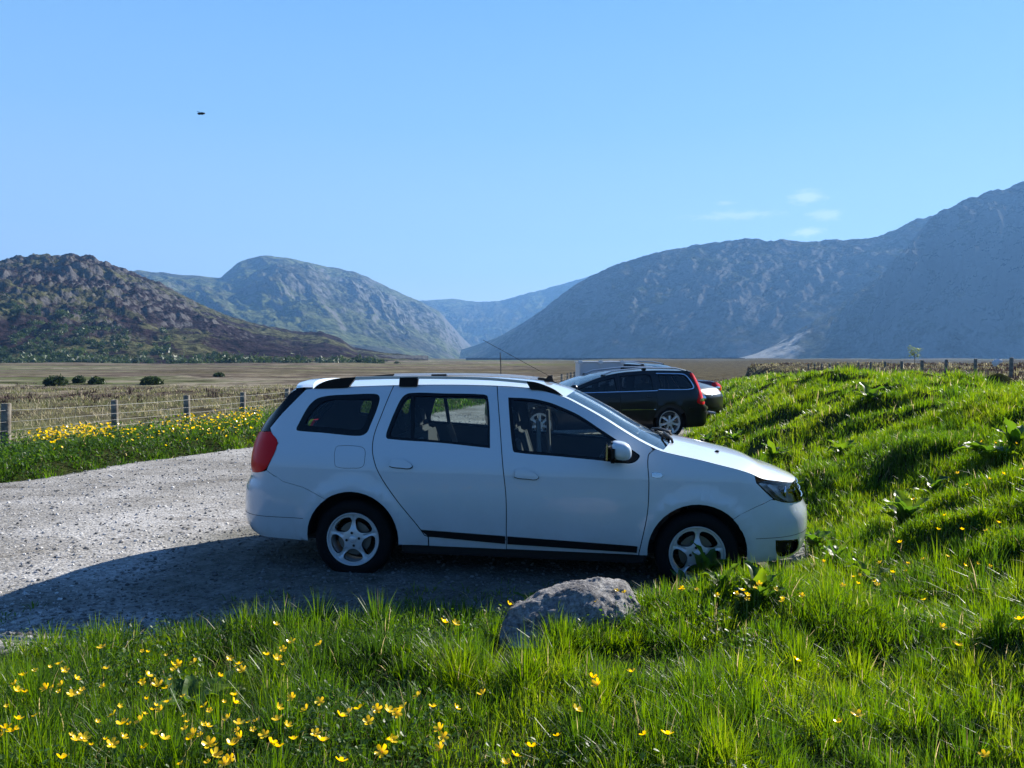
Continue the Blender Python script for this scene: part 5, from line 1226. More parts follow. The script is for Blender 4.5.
# small round leaves of clover and buttercup low in the grass
def leaflets(n, cond, d0, d1, x0, x1, s0, s1, name, label, zlo=.03, zhi=.13, pw=.8):
    x, y = scatter(n, d0, d1, 0, x0, x1, pw); g1, g2 = masks(x, y); ok = cond(x, y, g1, g2) & clear(x, y); x, y = x[ok], y[ok]; n = len(x)
    s = RNG.uniform(s0, s1, n); az = RNG.uniform(0, 2*PI, n); til = RNG.uniform(.1, 1.0, n); z = H(x, y)+RNG.uniform(zlo, zhi, n)
    P = np.array([[0, 0, 0], [.35, .32, .06], [.8, .38, .02], [1.05, 0, -.06], [.8, -.38, .02], [.35, -.32, .06], [.55, 0, -.05]])
    F = np.array([[6, 0, 1], [6, 1, 2], [6, 2, 3], [6, 3, 4], [6, 4, 5], [6, 5, 0]])
    q = np.broadcast_to(P, (n, 7, 3))*s[:, None, None]
    cx = q[..., 0]*np.cos(til)[:, None]-q[..., 2]*np.sin(til)[:, None]; cz = q[..., 0]*np.sin(til)[:, None]+q[..., 2]*np.cos(til)[:, None]
    X_ = cx*np.cos(az)[:, None]-q[..., 1]*np.sin(az)[:, None]+x[:, None]; Y_ = cx*np.sin(az)[:, None]+q[..., 1]*np.cos(az)[:, None]+y[:, None]
    v_ = np.stack([X_, Y_, cz+z[:, None]], -1).reshape(-1, 3); f_ = (F[None]+(np.arange(n)*7)[:, None, None]).reshape(-1, 3)
    rn = np.clip(RNG.normal(.45, .2, n), 0, .95)
    o = link(name, np_mesh(name, v_, f_, False, {'rnd': np.repeat(rn, 7)}), LF); o['kind'] = 'stuff'; o['label'] = label; o['category'] = 'leaves'
LF = leaf_mat('broad_leaf', [(0, (.020, .050, .012)), (.5, (.05, .11, .016)), (1, (.10, .16, .020))], .5, .42, .35)
leaflets(15000, lambda x, y, a, b: (a > .05) & (fbm(x*1.6, y*1.6, 2, 44)-.25*(x > -.4)-.2*(x > .6) > -.12), 2.1, 5.4, -60, 800, .012, .028, 'ground_cover', 'small clover and buttercup leaves low in the foreground grass')
leaflets(36000, lambda x, y, a, b: (b > .1) & (b < 2.6), 9, 27, -60, 480, .03, .06, 'verge_leaves', 'broad weed leaves covering the verge below the left fence', .05, .34, 1.2)
# ================================================================ plants one can count
def local(px, py, h=.2, d0=1.6, d1=26):
    """where the line of sight meets the land raised by h"""
    d = ray(px, py); ts = np.arange(d0, d1, .04); X_ = d.x/d.y*ts; Z_ = CAMZ+d.z/d.y*ts; hh = H(X_, ts)+h
    i = np.argmax(Z_ < hh); i = i if Z_[i] < hh[i] else len(ts)-1
    return X_[i], ts[i], Z_[i]
YEL = leaf_mat('buttercup_petal', [(0, (.84, .52, .004)), (1, (.88, .66, .02))], .35, .25, .6)
STM = mat('green_stem', (.06, .12, .02), .5)
def petals_mesh():
    V = []; Fc = []
    for k in range(5):
        a = 2*PI*k/5; rows = []
        for t, w_, z in ((.0, .10, 0), (.35, .42, .10), (.7, .60, .30), (.95, .50, .50), (1.05, .26, .56)):
            for s_ in (-1, 0, 1):
                x, y = t, s_*w_*.55; zz = z+(.05 if s_ else 0)
                V.append((x*math.cos(a)-y*math.sin(a), x*math.sin(a)+y*math.cos(a), zz))
        b0 = k*15
        for i in range(4):
            for j in range(2): Fc.append((b0+i*3+j, b0+i*3+j+1, b0+i*3+j+4, b0+i*3+j+3))
    c = len(V)
    for i in range(8): V.append((.2*math.cos(i*PI/4), .2*math.sin(i*PI/4), .10))
    V.append((0, 0, .22))
    for i in range(8): Fc.append((c+i, c+(i+1) % 8, c+8))
    me = bpy.data.meshes.new('petals'); me.from_pydata(V, [], Fc); me.update()
    me.polygons.foreach_set('use_smooth', np.ones(len(me.polygons), bool))
    a_ = me.attributes.new('rnd', 'FLOAT', 'POINT'); a_.data.foreach_set('value', np.linspace(.2, .9, len(V)).astype(np.float32)); me.materials.append(YEL); return me
PET = petals_mesh()
STEMS = []
for k in range(4):
    b_ = [(0, 0, 0), (.05*math.cos(k*1.7), .05*math.sin(k*1.7), -.3), (.02, -.06*math.sin(k), -.65), (.10*math.sin(k), .04, -1.0)]
    V, Fc = tube_vf(b_, .008, 5); me = py_mesh('stem', V, Fc); me.materials.append(STM); STEMS.append(me)
def buttercup(px, py, label, group, size=.0125, h=None):
    h = h or random.uniform(.17, .26); x, y, z = local(px, py, h)
    t = thing('buttercup', label, 'buttercup', (x, y, z), random.uniform(0, 6.28), group)
    o = link('petals', PET, None, t); s = size*random.uniform(.85, 1.2); o.scale = (s, s, s*random.uniform(.8, 1.3)); o.rotation_euler = (random.uniform(-.7, .7), random.uniform(-.7, .7), 0)
    q = link('stem', STEMS[random.randrange(4)], None, t); L_ = max(z-H1(x, y)+.02, .05); q.scale = (L_*.6, L_*.6, L_)
    return t
def crop(pts, x0, y0, s): return [(x0+a/s, y0+b_/s) for a, b_ in pts]
A = crop([(260,276),(152,318),(165,335),(273,330),(195,356),(60,347),(38,369),(42,387),(64,390),(118,379),(158,371),(185,395),(47,460),(15,483),(33,490),(4,500),(290,447),(313,472),(315,505),(286,524),(194,512),(214,509),(360,463),(369,533),(400,497),(420,510),(158,560),(455,318),(443,320),(497,314),(378,347),(365,363),(404,373),(429,379),(430,415),(411,436),(588,305),(613,318),(620,334),(564,349),(601,398),(600,417),(524,426),(531,478),(495,497),(488,511),(612,470),(615,505),(676,500),(593,525),(583,458),(713,430),(784,435),(819,415),(724,280),(745,262),(708,306),(683,295),(819,269),(707,217),(747,404),(710,460),(735,476),(752,511),(713,530),(807,497),(824,515),(872,451),(893,443),(921,432),(965,434),(993,436),(1016,445),(943,466),(1002,513),(978,543),(550,551),(575,572),(588,562),(535,523),(873,567),(695,520)], 0, 540, 2.56)
B_ = crop([(330,165),(163,211),(193,215),(449,156),(496,138),(512,132),(551,157),(606,131),(626,135),(644,338),(545,353),(556,370),(503,435),(454,502),(387,530),(346,552),(262,395),(97,400),(136,428),(195,430),(59,430),(153,485),(161,505),(154,535),(30,513),(678,498),(735,498),(811,128),(772,125),(912,138),(940,143),(970,113),(930,130),(862,145),(960,122),(323,573)], 380, 540, 2.56)
C_ = crop([(655,7),(796,48),(723,58),(679,70),(595,69),(848,76),(886,71),(922,79),(633,96),(674,93),(534,105),(517,110),(580,125),(588,135),(484,137),(530,130),(728,178),(779,260),(826,313),(1013,237),(235,130),(167,160),(200,163),(200,178),(305,175),(305,183),(362,166),(50,148),(428,65),(347,358),(525,520),(908,643),(473,543),(5,145),(110,165),(285,148),(225,143)], 680, 540, 2.977)
D_ = crop([(812,210),(880,215),(985,218),(920,370),(852,398),(740,425),(1015,348),(628,578),(592,650),(713,650),(896,615),(835,655),(470,500),(690,370)], 820, 400, 5.02)
for p in A+B_+C_+D_:
    x, y = p
    if y < 540: lb, gp = 'yellow buttercup on the sunlit slope of the right bank', 'buttercups on the right bank'
    elif x > 640 and y < 640: lb, gp = 'yellow buttercup in the grass below the front wheel and bumper', 'buttercups below the front of the white car'
    elif x > 640: lb, gp = 'lone yellow buttercup in the tall grass at bottom right', 'buttercups scattered bottom right'
    elif y < 605 and x > 490: lb, gp = 'small yellow buttercup growing in front of the grey boulder', 'buttercups at the boulder'
    elif x > 380: lb, gp = 'yellow buttercup in the long grass at bottom centre', 'buttercups bottom centre'
    elif x < 100: lb, gp = 'yellow buttercup among the bottom left corner flowers', 'buttercups bottom left corner'
    elif y < 690: lb, gp = 'yellow buttercup in short grass left below the car shadow', 'buttercups below the car shadow'
    else: lb, gp = 'yellow buttercup in the leafy grass left of bottom centre', 'buttercups left of bottom centre'
    buttercup(x, y, lb, gp, .0185 if y > 600 else .0145)
# extra small blooms of the corner patches
for i in range(48):
    x = random.uniform(5, 300); y = random.uniform(650, 765)
    buttercup(x, y, 'yellow buttercup among the bottom left corner flowers' if x < 100 else 'yellow buttercup in the leafy grass left of bottom centre', 'buttercups bottom left corner' if x < 100 else 'buttercups left of bottom centre', .010)
# the yellow band on the left verge: the nearest as things, the mass as one
def verge_flowers(n):
    out = []
    while len(out) < n:
        px = random.uniform(28, 262); d = random.uniform(10.4, 18.5); x = (px-512)/F*d; g = float(masks(np.array([x]), np.array([d]))[1][0])
        dens_ = 0 if g < .25 or g > 2.6 else (.35 if g < .9 else 1)*(1 if px > 45 else .4)
        if random.random() < dens_*(.5+.8*float(vnoise(np.array([x*1.1]), np.array([d*1.1]), 5)[0])): out.append((x, d))
    return out
VF = sorted(verge_flowers(620), key=lambda p: p[1])
FM = bpy.data.meshes.new('blossom'); FM.from_pydata([(1, 0, .3), (.31, .95, .3), (-.81, .59, .3), (-.81, -.59, .3), (.31, -.95, .3), (0, 0, 0)], [], [(5, i, (i+1) % 5) for i in range(5)]); FM.update()
a_ = FM.attributes.new('rnd', 'FLOAT', 'POINT'); a_.data.foreach_set('value', np.full(6, .5, np.float32)); FM.materials.append(YEL)
for x, y in VF[:60]:
    z = H1(x, y)+random.uniform(.26, .40); o = link('verge_buttercup', FM); o.location = (x, y, z); o.scale = (.022,)*3; o.rotation_euler = (random.uniform(.2, 1.2), random.uniform(-.5, .5), random.uniform(0, 6))
    tag(o, 'tiny yellow flower on the near end of the left verge', 'buttercup', 'nearest flowers on the left verge')
VX = np.array(VF[60:]); n = len(VX); zz = H(VX[:, 0], VX[:, 1])+RNG.uniform(.16, .36, n)
P = np.array([v_.co[:] for v_ in FM.vertices]); Fq = np.array([list(p_.vertices) for p_ in FM.polygons]); vs = []
for i in range(n):
    R3 = np.array(Matrix.Rotation(random.uniform(0, 6), 3, 'Z') @ Matrix.Rotation(random.uniform(.1, 1.2), 3, 'X')); vs.append((P @ R3.T)*random.uniform(.016, .028)+[VX[i, 0], VX[i, 1], zz[i]])
me = np_mesh('verge_flowers', np.concatenate(vs), (Fq[None]+(np.arange(n)*6)[:, None, None]).reshape(-1, 3), False, {'rnd': RNG.random(n*6)})
o = link('verge_flowers', me, YEL); o['kind'] = 'stuff'; o['label'] = 'mass of yellow flowers along the top of the left verge'; o['category'] = 'flowers'

# ---- dock plants: broad wavy leaves
def leaf_geo(L_, W_, bend, az, el0, base, V, Fc, seed):
    n = 8; i0 = len(V); rng = random.Random(seed); ph = rng.uniform(0, 6); p = Vector(base); el_ = el0
    ca, sa = math.cos(az), math.sin(az)
    for i in range(n+1):
        t = i/n; w_ = W_*math.sin(PI*min(.12+.88*t, 1)**.8)**.75 if t > .12 else W_*.10
        if i == n: w_ = W_*.04
        el_ = el0-bend*t; step_ = L_/n
        if i: p = p+Vector((ca*math.cos(el_), sa*math.cos(el_), math.sin(el_)))*step_
        up = Vector((-ca*math.sin(el_), -sa*math.sin(el_), math.cos(el_))); side = Vector((-sa, ca, 0))
        for j, s_ in enumerate((-1, -.5, 0, .5, 1)):
            wv = .10*W_*math.sin(t*14+ph+s_*2)*abs(s_)
            V.append(p+side*s_*w_*.5+up*(abs(s_)*w_*.22+wv))
    for i in range(n):
        for j in range(4): Fc.append((i0+i*5+j, i0+i*5+j+1, i0+(i+1)*5+j+1, i0+(i+1)*5+j))
def dock(px, py, n, L_, label, h=.12, upright=.9, seed=0, group=None):
    n = int(n*1.5); L_ *= 1.12; upright = min(upright*1.15, 1.35)
    x, y, z = local(px, py, h); z0 = H1(x, y); rng = random.Random(seed)
    t = thing('dock_plant', label, 'dock plant', (x, y, z0), 0, group)
    for k in range(n):
        V = []; Fc = []; az = 2*PI*k/n*1.62+rng.uniform(-.4, .4); l_ = L_*rng.uniform(.65, 1.15)
        leaf_geo(l_, l_*rng.uniform(.34, .5), rng.uniform(.5, 1.5), az, upright*rng.uniform(.75, 1.3), (.012*math.cos(az), .012*math.sin(az), rng.uniform(0, h*.8)), V, Fc, seed*31+k)
        me = bpy.data.meshes.new('leaf'); me.from_pydata([tuple(v_) for v_ in V], [], Fc); me.update(); me.polygons.foreach_set('use_smooth', np.ones(len(me.polygons), bool))
        a_ = me.attributes.new('rnd', 'FLOAT', 'POINT'); a_.data.foreach_set('value', np.full(len(V), rng.uniform(.35, 1), np.float32)); link('leaf', me, LF, t)
    return t
docks = [
 (985, 450, 11, .25, 'spreading dock plant with shiny broad leaves high on the right bank', .14, .7),
 (906, 515, 10, .25, 'upright dock plant with lit leaves halfway up the right bank', .12, 1.1),
 (935, 488, 7, .20, 'small dock plant just above the upright one on the bank', .12, 1.1),
 (1015, 440, 6, .26, 'dock plant at the right edge beside the spreading one', .14, 1.0),
 (788, 492, 8, .24, 'dock plant at the bank foot just past the headlight', .10, 1.1),
 (772, 455, 8, .24, 'dock plant on the bank behind the bonnet', .10, 1.1),
 (735, 438, 8, .28, 'dock plant low on the bank near the dark estate tail', .10, 1.0),
 (708, 442, 7, .26, 'dock plant at the gravel edge behind the bonnet', .08, 1.0),
 (815, 540, 9, .22, 'leafy dock plant right beside the front bumper corner', .14, 1.1),
 (838, 555, 7, .20, 'dock plant one step right of the front bumper', .12, 1.0),
 (778, 572, 9, .17, 'bright dock plant in front of the bumper base', .16, 1.1),
 (742, 568, 8, .17, 'bright dock plant just right of the front tyre', .16, 1.1),
 (706, 566, 9, .20, 'tall dock plant in front of the front alloy wheel', .22, 1.25),
 (760, 580, 8, .17, 'dock plant low between the front tyre and bumper', .18, 1.2),
 (724, 580, 7, .15, 'short dock plant below the front tyre', .16, 1.2),
 (684, 585, 6, .15, 'dock plant between the boulder and the front wheel', .14, 1.1),
 (537, 600, 5, .17, 'dock plant growing behind the left end of the boulder', .10, .8),
 (190, 700, 9, .20, 'low dock plant among buttercups at bottom left', .08, .7),
 (215, 688, 5, .18, 'flat leaved dock plant right of the low one at bottom left', .08, .5),
 (870, 575, 6, .17, 'dock plant in the grass below the bank foot', .12, .9),
 (842, 450, 6, .22, 'dock plant in the dark hollow of the bank', .10, .9),
 (870, 398, 6, .3, 'dock plant on the skyline of the bank', .12, .9),
]
for i, (a, b_, n, L_, lb, h, up) in enumerate(docks): dock(a, b_, n, L_, lb, h, up, i+3)

# ---- boulders
def boulder(name, pts, m, label, cat, seed, amp=.02, sub=4):
    bm = bmesh.new()
    for p in pts: bm.verts.new(p)
    r = bmesh.ops.convex_hull(bm, input=bm.verts); 
    for v_ in [v_ for v_ in bm.verts if not v_.link_faces]: bm.verts.remove(v_)
    for k in range(sub):
        bmesh.ops.triangulate(bm, faces=bm.faces); bmesh.ops.subdivide_edges(bm, edges=bm.edges[:], cuts=1, use_grid_fill=True)
        bmesh.ops.smooth_vert(bm, verts=bm.verts, factor=.32 if k < 3 else .15, use_axis_x=True, use_axis_y=True, use_axis_z=True)
    from mathutils import noise as mn
    bm.normal_update()
    for v_ in bm.verts:
        q = v_.co*9+Vector((seed, 0, 0)); d_ = mn.fractal(q, .7, 2.1, 6)*amp+(abs(mn.noise(q*.45))-.3)*amp*1.6; v_.co += v_.normal*d_
    me = bm_mesh(name, bm, True, 60); return tag(link(name, me, m), label, cat)
mr = bpy.data.materials.new('boulder_rock'); nt, b = nodes(mr); b.inputs['Roughness'].default_value = .9
tc = N_(nt, 'ShaderNodeTexCoord').outputs['Object']
c = ramp(nt, noise(nt, tc, 7, 9, .68), [(.32, (.10, .095, .10)), (.48, (.26, .25, .25)), (.62, (.40, .39, .38)), (.72, (.55, .54, .52))])
c2 = ramp(nt, noise(nt, tc, 38, 8, .75), [(.38, (.28, .27, .27)), (.58, (1.05, 1.05, 1.05))])
mm = N_(nt, 'ShaderNodeMix', data_type='RGBA', blend_type='MULTIPLY'); mm.inputs[0].default_value = .9; nt.links.new(c, mm.inputs[6]); nt.links.new(c2, mm.inputs[7]); nt.links.new(mm.outputs[2], b.inputs['Base Color'])
bp = N_(nt, 'ShaderNodeBump'); bp.inputs['Strength'].default_value = 1; bp.inputs['Distance'].default_value = .025; nt.links.new(noise(nt, tc, 22, 10, .75), bp.inputs['Height']); nt.links.new(bp.outputs[0], b.inputs['Normal'])
def P3(px, py, d): v_ = at(px, py, d); return (v_.x, v_.y, v_.z)
boulder('boulder', [P3(493, 613, 4.18), P3(510, 604, 4.28), P3(541, 596, 4.42), P3(556, 587, 4.5), P3(572, 575, 4.55), P3(602, 572, 4.6), P3(632, 578, 4.6), P3(642, 595, 4.5),
  P3(494, 640, 4.08), P3(518, 664, 4.0), P3(548, 676, 3.98), P3(575, 622, 4.2), P3(625, 612, 4.32), P3(560, 590, 4.30), P3(600, 582, 4.32),
  (-.02, 4.6, .0), (.75, 4.75, .0), (.75, 4.3, .0), (0, 4.1, 0), (.3, 4.0, 0)], mr, 'large grey lichen spotted boulder half buried in grass before the car', 'boulder', 3, .019, 5)
x, y, z = -2.9, 4.2, .1
pr_ = [at(px, py, d) for px, py, d in ((-25, 676, 4.25), (2, 672, 4.3), (20, 678, 4.2), (24, 690, 4.1), (5, 700, 4.0), (-20, 700, 4.0))]
boulder('boulder', [tuple(p) for p in pr_]+[(-2.95, 4.3, -.05), (-2.55, 4.3, -.05), (-2.9, 3.95, -.05), (-2.6, 3.95, -.05)], mr, 'small pale stone at the left edge among buttercups', 'stone', 9, .010, 4)

# ================================================================ fences
WOOD = mat('weathered_post_wood', (.13, .11, .09), .9, bump=(30, .8, .01), var=((.26, .24, .20), 9))
WIRE = mat('galvanised_wire', (.24, .245, .25), .6, .3)
def post_mesh(r, h, seed, n=14):
    rng = random.Random(seed); V = []; Fc = []; rings = [(-.35, 1), (0, 1), (h*.5, .98), (h-.01, .97), (h, .9)]
    for z, k in rings:
        for i in range(n):
            a = 2*PI*i/n; rr = r*k*(1+.05*math.sin(3*a+seed)+rng.uniform(-.02, .02)); V.append((rr*math.cos(a), rr*math.sin(a), z+(rng.uniform(-.004, .004) if z == h else 0)))
    for j in range(len(rings)-1):
        for i in range(n): Fc.append((j*n+i, j*n+(i+1) % n, (j+1)*n+(i+1) % n, (j+1)*n+i))
    Fc.append(tuple((len(rings)-1)*n+i for i in range(n))); return py_mesh('post', V, Fc, True, 40)
def fence(name, pts, tops, r, label, levels, wr=.0024, stays=True):
    x0, y0 = pts[0]; f_ = thing(name, label, 'fence', (x0, y0, H1(x0, y0)))
    org = Vector(f_.location); P_ = []
    for i, ((x, y), zt) in enumerate(zip(pts, tops)):
        zb = H1(x, y); o = link('post', post_mesh(r*random.uniform(.9, 1.1), zt-zb, i), WOOD, f_); o.location = Vector((x, y, zb))-org
        o.rotation_euler = (random.uniform(-.025, .025), random.uniform(-.025, .025), 0); P_.append((Vector((x, y, zb))-org, zt-zb))
    for lv in levels:
        path = []
        for i, (p, h) in enumerate(P_):
            path.append(p+Vector((r*.9, -r*.5, h*lv)))
            if i < len(P_)-1:
                q, h2 = P_[i+1]; path.append((p+Vector((0, 0, h*lv))+q+Vector((0, 0, h2*lv)))/2+Vector((0, 0, -.012)))
        tube('wire', path, wr*(1.25 if lv > .8 else 1), WIRE, f_, 5)
    if stays:
        V = []; Fc = []
        for i in range(min(len(P_)-1, 9)):
            (p, h), (q, h2) = P_[i], P_[i+1]; n = int((q-p).length/.30)
            for k in range(1, n):
                t = k/n; b_ = p.lerp(q, t); hh = h*(1-t)+h2*t
                v2, f2 = tube_vf([b_+Vector((0, 0, .05)), b_+Vector((0, 0, hh*levels[1]))], wr*.7, 4); o0 = len(V); V += v2; Fc += [tuple(o0+a for a in ff) for ff in f2]
        o = link('wire_mesh', py_mesh('wire_mesh', V, Fc), WIRE, f_); o['kind'] = 'stuff'
    return f_
tops = [1.02, 1.0, .96, .90, .88, .83, .82]+[.80]*12
fence('wire_fence', FENCE, tops, .07, 'post and wire stock fence with round weathered posts along the moor at left', (.86, .62, .44, .27, .12))
dd = [20+2.5*k for k in range(0, 24)]
FR = [(14.5, 15.3), (13.6, 17.5)]+[(12.8+.22*(d-20), d) for d in dd]
fence('wire_fence', FR, [1.85, 1.78]+[max(1.71-.0125*(d-20), 1.05) for d in dd], .052, 'post and wire fence on the skyline behind the grassy right bank', (.88, .66, .44, .25), stays=False)

# ---- white plastic bag blown against the right fence
bm = bmesh.new(); bmesh.ops.create_icosphere(bm, subdivisions=4, radius=1)
from mathutils import noise as mn
for v_ in bm.verts:
    q = v_.co.copy(); k = 1+.35*mn.noise(q*2.3)+.22*mn.noise(q*6); v_.co = Vector((q.x*.085*k+(.10 if q.x > .3 else 0)*(q.x-.3)*1.4, q.y*.03*k, q.z*.085*k+(.05*q.x if q.x > .3 else 0)))
o = link('plastic_bag', bm_mesh('plastic_bag', bm, True, 50), mat('white_plastic', (.8, .8, .82), .4)); o.location = at(995.5, 363, 20.8)
tag(o, 'crumpled white plastic bag caught on the fence wire beside the rightmost post', 'bag')

# ---- wooden pole far out on the moor
def ground_at(px, d): x = (px-512)/F*d; return x, d, H1(x, d)
x, y, z = ground_at(500.8, 120); V, Fc = tube_vf([(0, 0, -.5), (0, 0, 1.4), (-.10, 0, 3.4)], .09, 8, [1, .95, .7])
o = link('wooden_pole', py_mesh('wooden_pole', V, Fc), mat('dark_pole_wood', (.03, .028, .026), .9)); o.location = (x, y, z); tag(o, 'lone dark wooden pole on the moor beyond the car roof', 'pole')

# ---- long drystone walls at the foot of the mountains
WST = mat('drystone', (.06, .06, .065), .95, var=((.11, .11, .11), .3))
def wall(pa, da, pb, db, z0, h, label):
    a = Vector(((pa-512)/F*da, da, z0)); b_ = Vector(((pb-512)/F*db, db, z0)); n = 90; V = []; Fc = []; t_ = (b_-a).normalized(); nn_ = Vector((-t_.y, t_.x, 0))*.6
    for i in range(n+1):
        p = a.lerp(b_, i/n); hh = h*(1+.12*mn.noise(p*.05)+.06*mn.noise(p*.3))
        for q in (p-nn_, p-nn_*.6+Vector((0, 0, hh)), p+nn_*.6+Vector((0, 0, hh)), p+nn_): V.append(q-a)
    for i in range(n):
        for j in range(3): Fc.append((i*4+j, i*4+j+1, (i+1)*4+j+1, (i+1)*4+j))
    o = link('stone_wall', py_mesh('stone_wall', V, Fc, False), WST); o.location = a; tag(o, label, 'wall'); return o
wall(466, 1000, 745, 900, -1.5, 3.4, 'long dark stone wall at the foot of the big right mountain')
wall(378, 640, 428, 700, -1.5, 5.5, 'short dark stone wall where the left hill meets the valley floor')

# ---- bushes and sapling
BL = leaf_mat('bush_leaf', [(0, (.012, .025, .008)), (.5, (.03, .055, .016)), (1, (.06, .09, .03))], .25, .5, .3)
def bush(px, d, w_, h_, label, group, name='bush', m=None, n=900, seed=0, ls=.10):
    x, y, z = ground_at(px, d); rng = np.random.default_rng(seed)
    t = thing(name, label, name, (x, y, z), 0, group)
    u = rng.normal(0, 1, (n, 3)); u /= np.linalg.norm(u, axis=1)[:, None]; r = rng.uniform(.55, 1, n)**.5; lob = 1+.22*vnoise(u[:, 0]*2.5+seed, u[:, 1]*2.5+u[:, 2]*2, 3)
    c_ = u*r[:, None]*lob[:, None]*[w_/2, w_/2, h_/2]; c_[:, 2] = np.abs(c_[:, 2]+h_*.25)+.02
    q = rng.normal(0, 1, (n, 4, 3))*ls; v_ = (c_[:, None, :]+q).reshape(-1, 3); f_ = np.stack([np.arange(n)*4, np.arange(n)*4+1, np.arange(n)*4+2], -1); f_ = np.concatenate([f_, f_+1])
    link('foliage', np_mesh('foliage', v_, f_, False, {'rnd': np.repeat(rng.random(n), 4)}), m or BL, t)
    for k in range(3): tube('stem', [(0, 0, -.2), (.1*w_*(k-1), .05, h_*.3), (.22*w_*(k-1), .1, h_*.6)], .04*h_, M['black'] if False else WOOD, t, 5)
    return t
bush(55, 76, 1.9, 1.15, 'round dark green bush leftmost of four on the moor', 'round bushes on the moor', seed=1)
bush(79, 84, 1.1, .9, 'smallest of the four round green bushes on the moor', 'round bushes on the moor', seed=2)
bush(96, 80, 1.35, .95, 'round green bush third from the left on the moor', 'round bushes on the moor', seed=3)
bush(151, 80, 1.9, 1.0, 'wide flat green bush rightmost of four on the moor', 'round bushes on the moor', seed=4)
bush(219, 110, 1.4, .7, 'tiny dark bush far out on the moor above the car roof', None, seed=5)
SL = leaf_mat('sapling_leaf', [(0, (.06, .09, .03)), (1, (.14, .18, .07))], .5, .5, .3)
sp_ = ground_at(914, 42); t = thing('sapling', 'pale spindly sapling rising behind the right fence', 'sapling', sp_)
hT = CAMZ+(358-347)/F*42-sp_[2]
tube('trunk', [(0, 0, -.2), (.04, 0, hT*.5), (-.02, 0, hT*.8)], .018, WOOD, t, 6); 
for k in range(5): tube('branch', [(0, 0, hT*(.55+.07*k)), (.15*math.cos(k*2.2), .1*math.sin(k*2), hT*(.65+.06*k)), (.3*math.cos(k*2.2), .15, hT*(.72+.06*k))], .008, WOOD, t, 5)
rng = np.random.default_rng(5); n = 260; kk = rng.integers(0, 5, n); c_ = np.stack([.3*np.cos(kk*2.2)*rng.uniform(.3, 1.1, n), rng.normal(0, .1, n), hT*(.66+.07*kk)], -1)+rng.normal(0, .07, (n, 3))
v_ = (c_[:, None]+rng.normal(0, .032, (n, 3, 3))).reshape(-1, 3); link('foliage', np_mesh('foliage', v_, np.arange(n*3).reshape(-1, 3), False, {'rnd': np.repeat(rng.random(n), 3)}), SL, t)
# scrub on the lower slope of the left hill
n = 420; px_ = RNG.uniform(-60, 400, n); d_ = RNG.uniform(300, 420, n); px_[:240] = RNG.normal(55, 40, 240); d_[:240] = RNG.uniform(330, 520, 240); xs_ = (px_-512)/F*d_
hill_o = [o for o in bpy.data.objects if o.name.startswith('hill')][0]; dg = bpy.context.evaluated_depsgraph_get(); vs, fs, rs = [], [], []
for i in range(n):
    hit_, loc_, *_ = hill_o.ray_cast(Vector((xs_[i], d_[i], 400)), Vector((0, 0, -1)))
    z = max(loc_.z if hit_ else -9, -1.0); s_ = RNG.uniform(1.0, 3.4); k = 60
    c_ = RNG.normal(0, .42, (k, 3))*[s_, s_, s_*.6]+[xs_[i], d_[i], z+s_*.5]; vs.append((c_[:, None]+RNG.normal(0, s_*.22, (k, 3, 3))).reshape(-1, 3)); rs.append(np.full(k*3, RNG.random()))
v_ = np.concatenate(vs); o = link('scrub', np_mesh('scrub', v_, np.arange(len(v_)).reshape(-1, 3), False, {'rnd': np.concatenate(rs)}), BL); o['kind'] = 'stuff'; o['label'] = 'dark scrub and bracken over the lower slope of the left hill'; o['category'] = 'scrub'

# ---- fly in the air
FLY = mat('insect_black', (.01, .01, .012), .5); fx = at(202, 113.5, 1.6); t = thing('fly', 'small dark fly hovering against the blue sky', 'fly', fx)
bm = bmesh.new(); 
for c_, s_ in (((0, 0, 0), (.0042, .0026, .0026)), ((.0045, 0, .0002), (.0018, .0018, .0018)), ((-.0052, 0, -.0004), (.0042, .0024, .0022))):
    r_ = bmesh.ops.create_uvsphere(bm, u_segments=12, v_segments=8, radius=1); bmesh.ops.transform(bm, matrix=Matrix.Translation(c_) @ Matrix.Diagonal((*s_, 1)), verts=r_['verts'])
link('body', bm_mesh('body', bm, True), FLY, t)
for s_ in (-1, 1):
    me = bpy.data.meshes.new('wing'); me.from_pydata([(0, 0, .001), (-.003, s_*.004, .0025), (-.008, s_*.0055, .003), (-.0095, s_*.003, .002)], [], [(0, 1, 2, 3)]); link('wing', me, M['glass_dark'], t)
# ================================================================ light
az = R(SUN_AZ); el = R(SUN_EL)
sun = bpy.data.objects.new('sun', bpy.data.lights.new('sun', 'SUN')); COL.objects.link(sun)
sun.data.energy = 5.0; sun.data.angle = R(.53); sun.data.color = (1, .95, .85)
sdv = Vector((math.sin(az)*math.cos(el), math.cos(az)*math.cos(el), math.sin(el)))
sun.rotation_euler = sdv.to_track_quat('Z', 'Y').to_euler(); sun.location = sdv*50
w = bpy.data.worlds.new('World'); scene.world = w; w.use_nodes = True; nt = w.node_tree
bg = nt.nodes['Background']; bg.inputs[1].default_value = .05
sky = nt.nodes.new('ShaderNodeTexSky'); sky.sky_type = 'NISHITA'; sky.sun_disc = False
sky.sun_elevation = el; sky.sun_rotation = az; sky.altitude = 300; sky.air_density = 1.0; sky.dust_density = .4; sky.ozone_density = 2.0
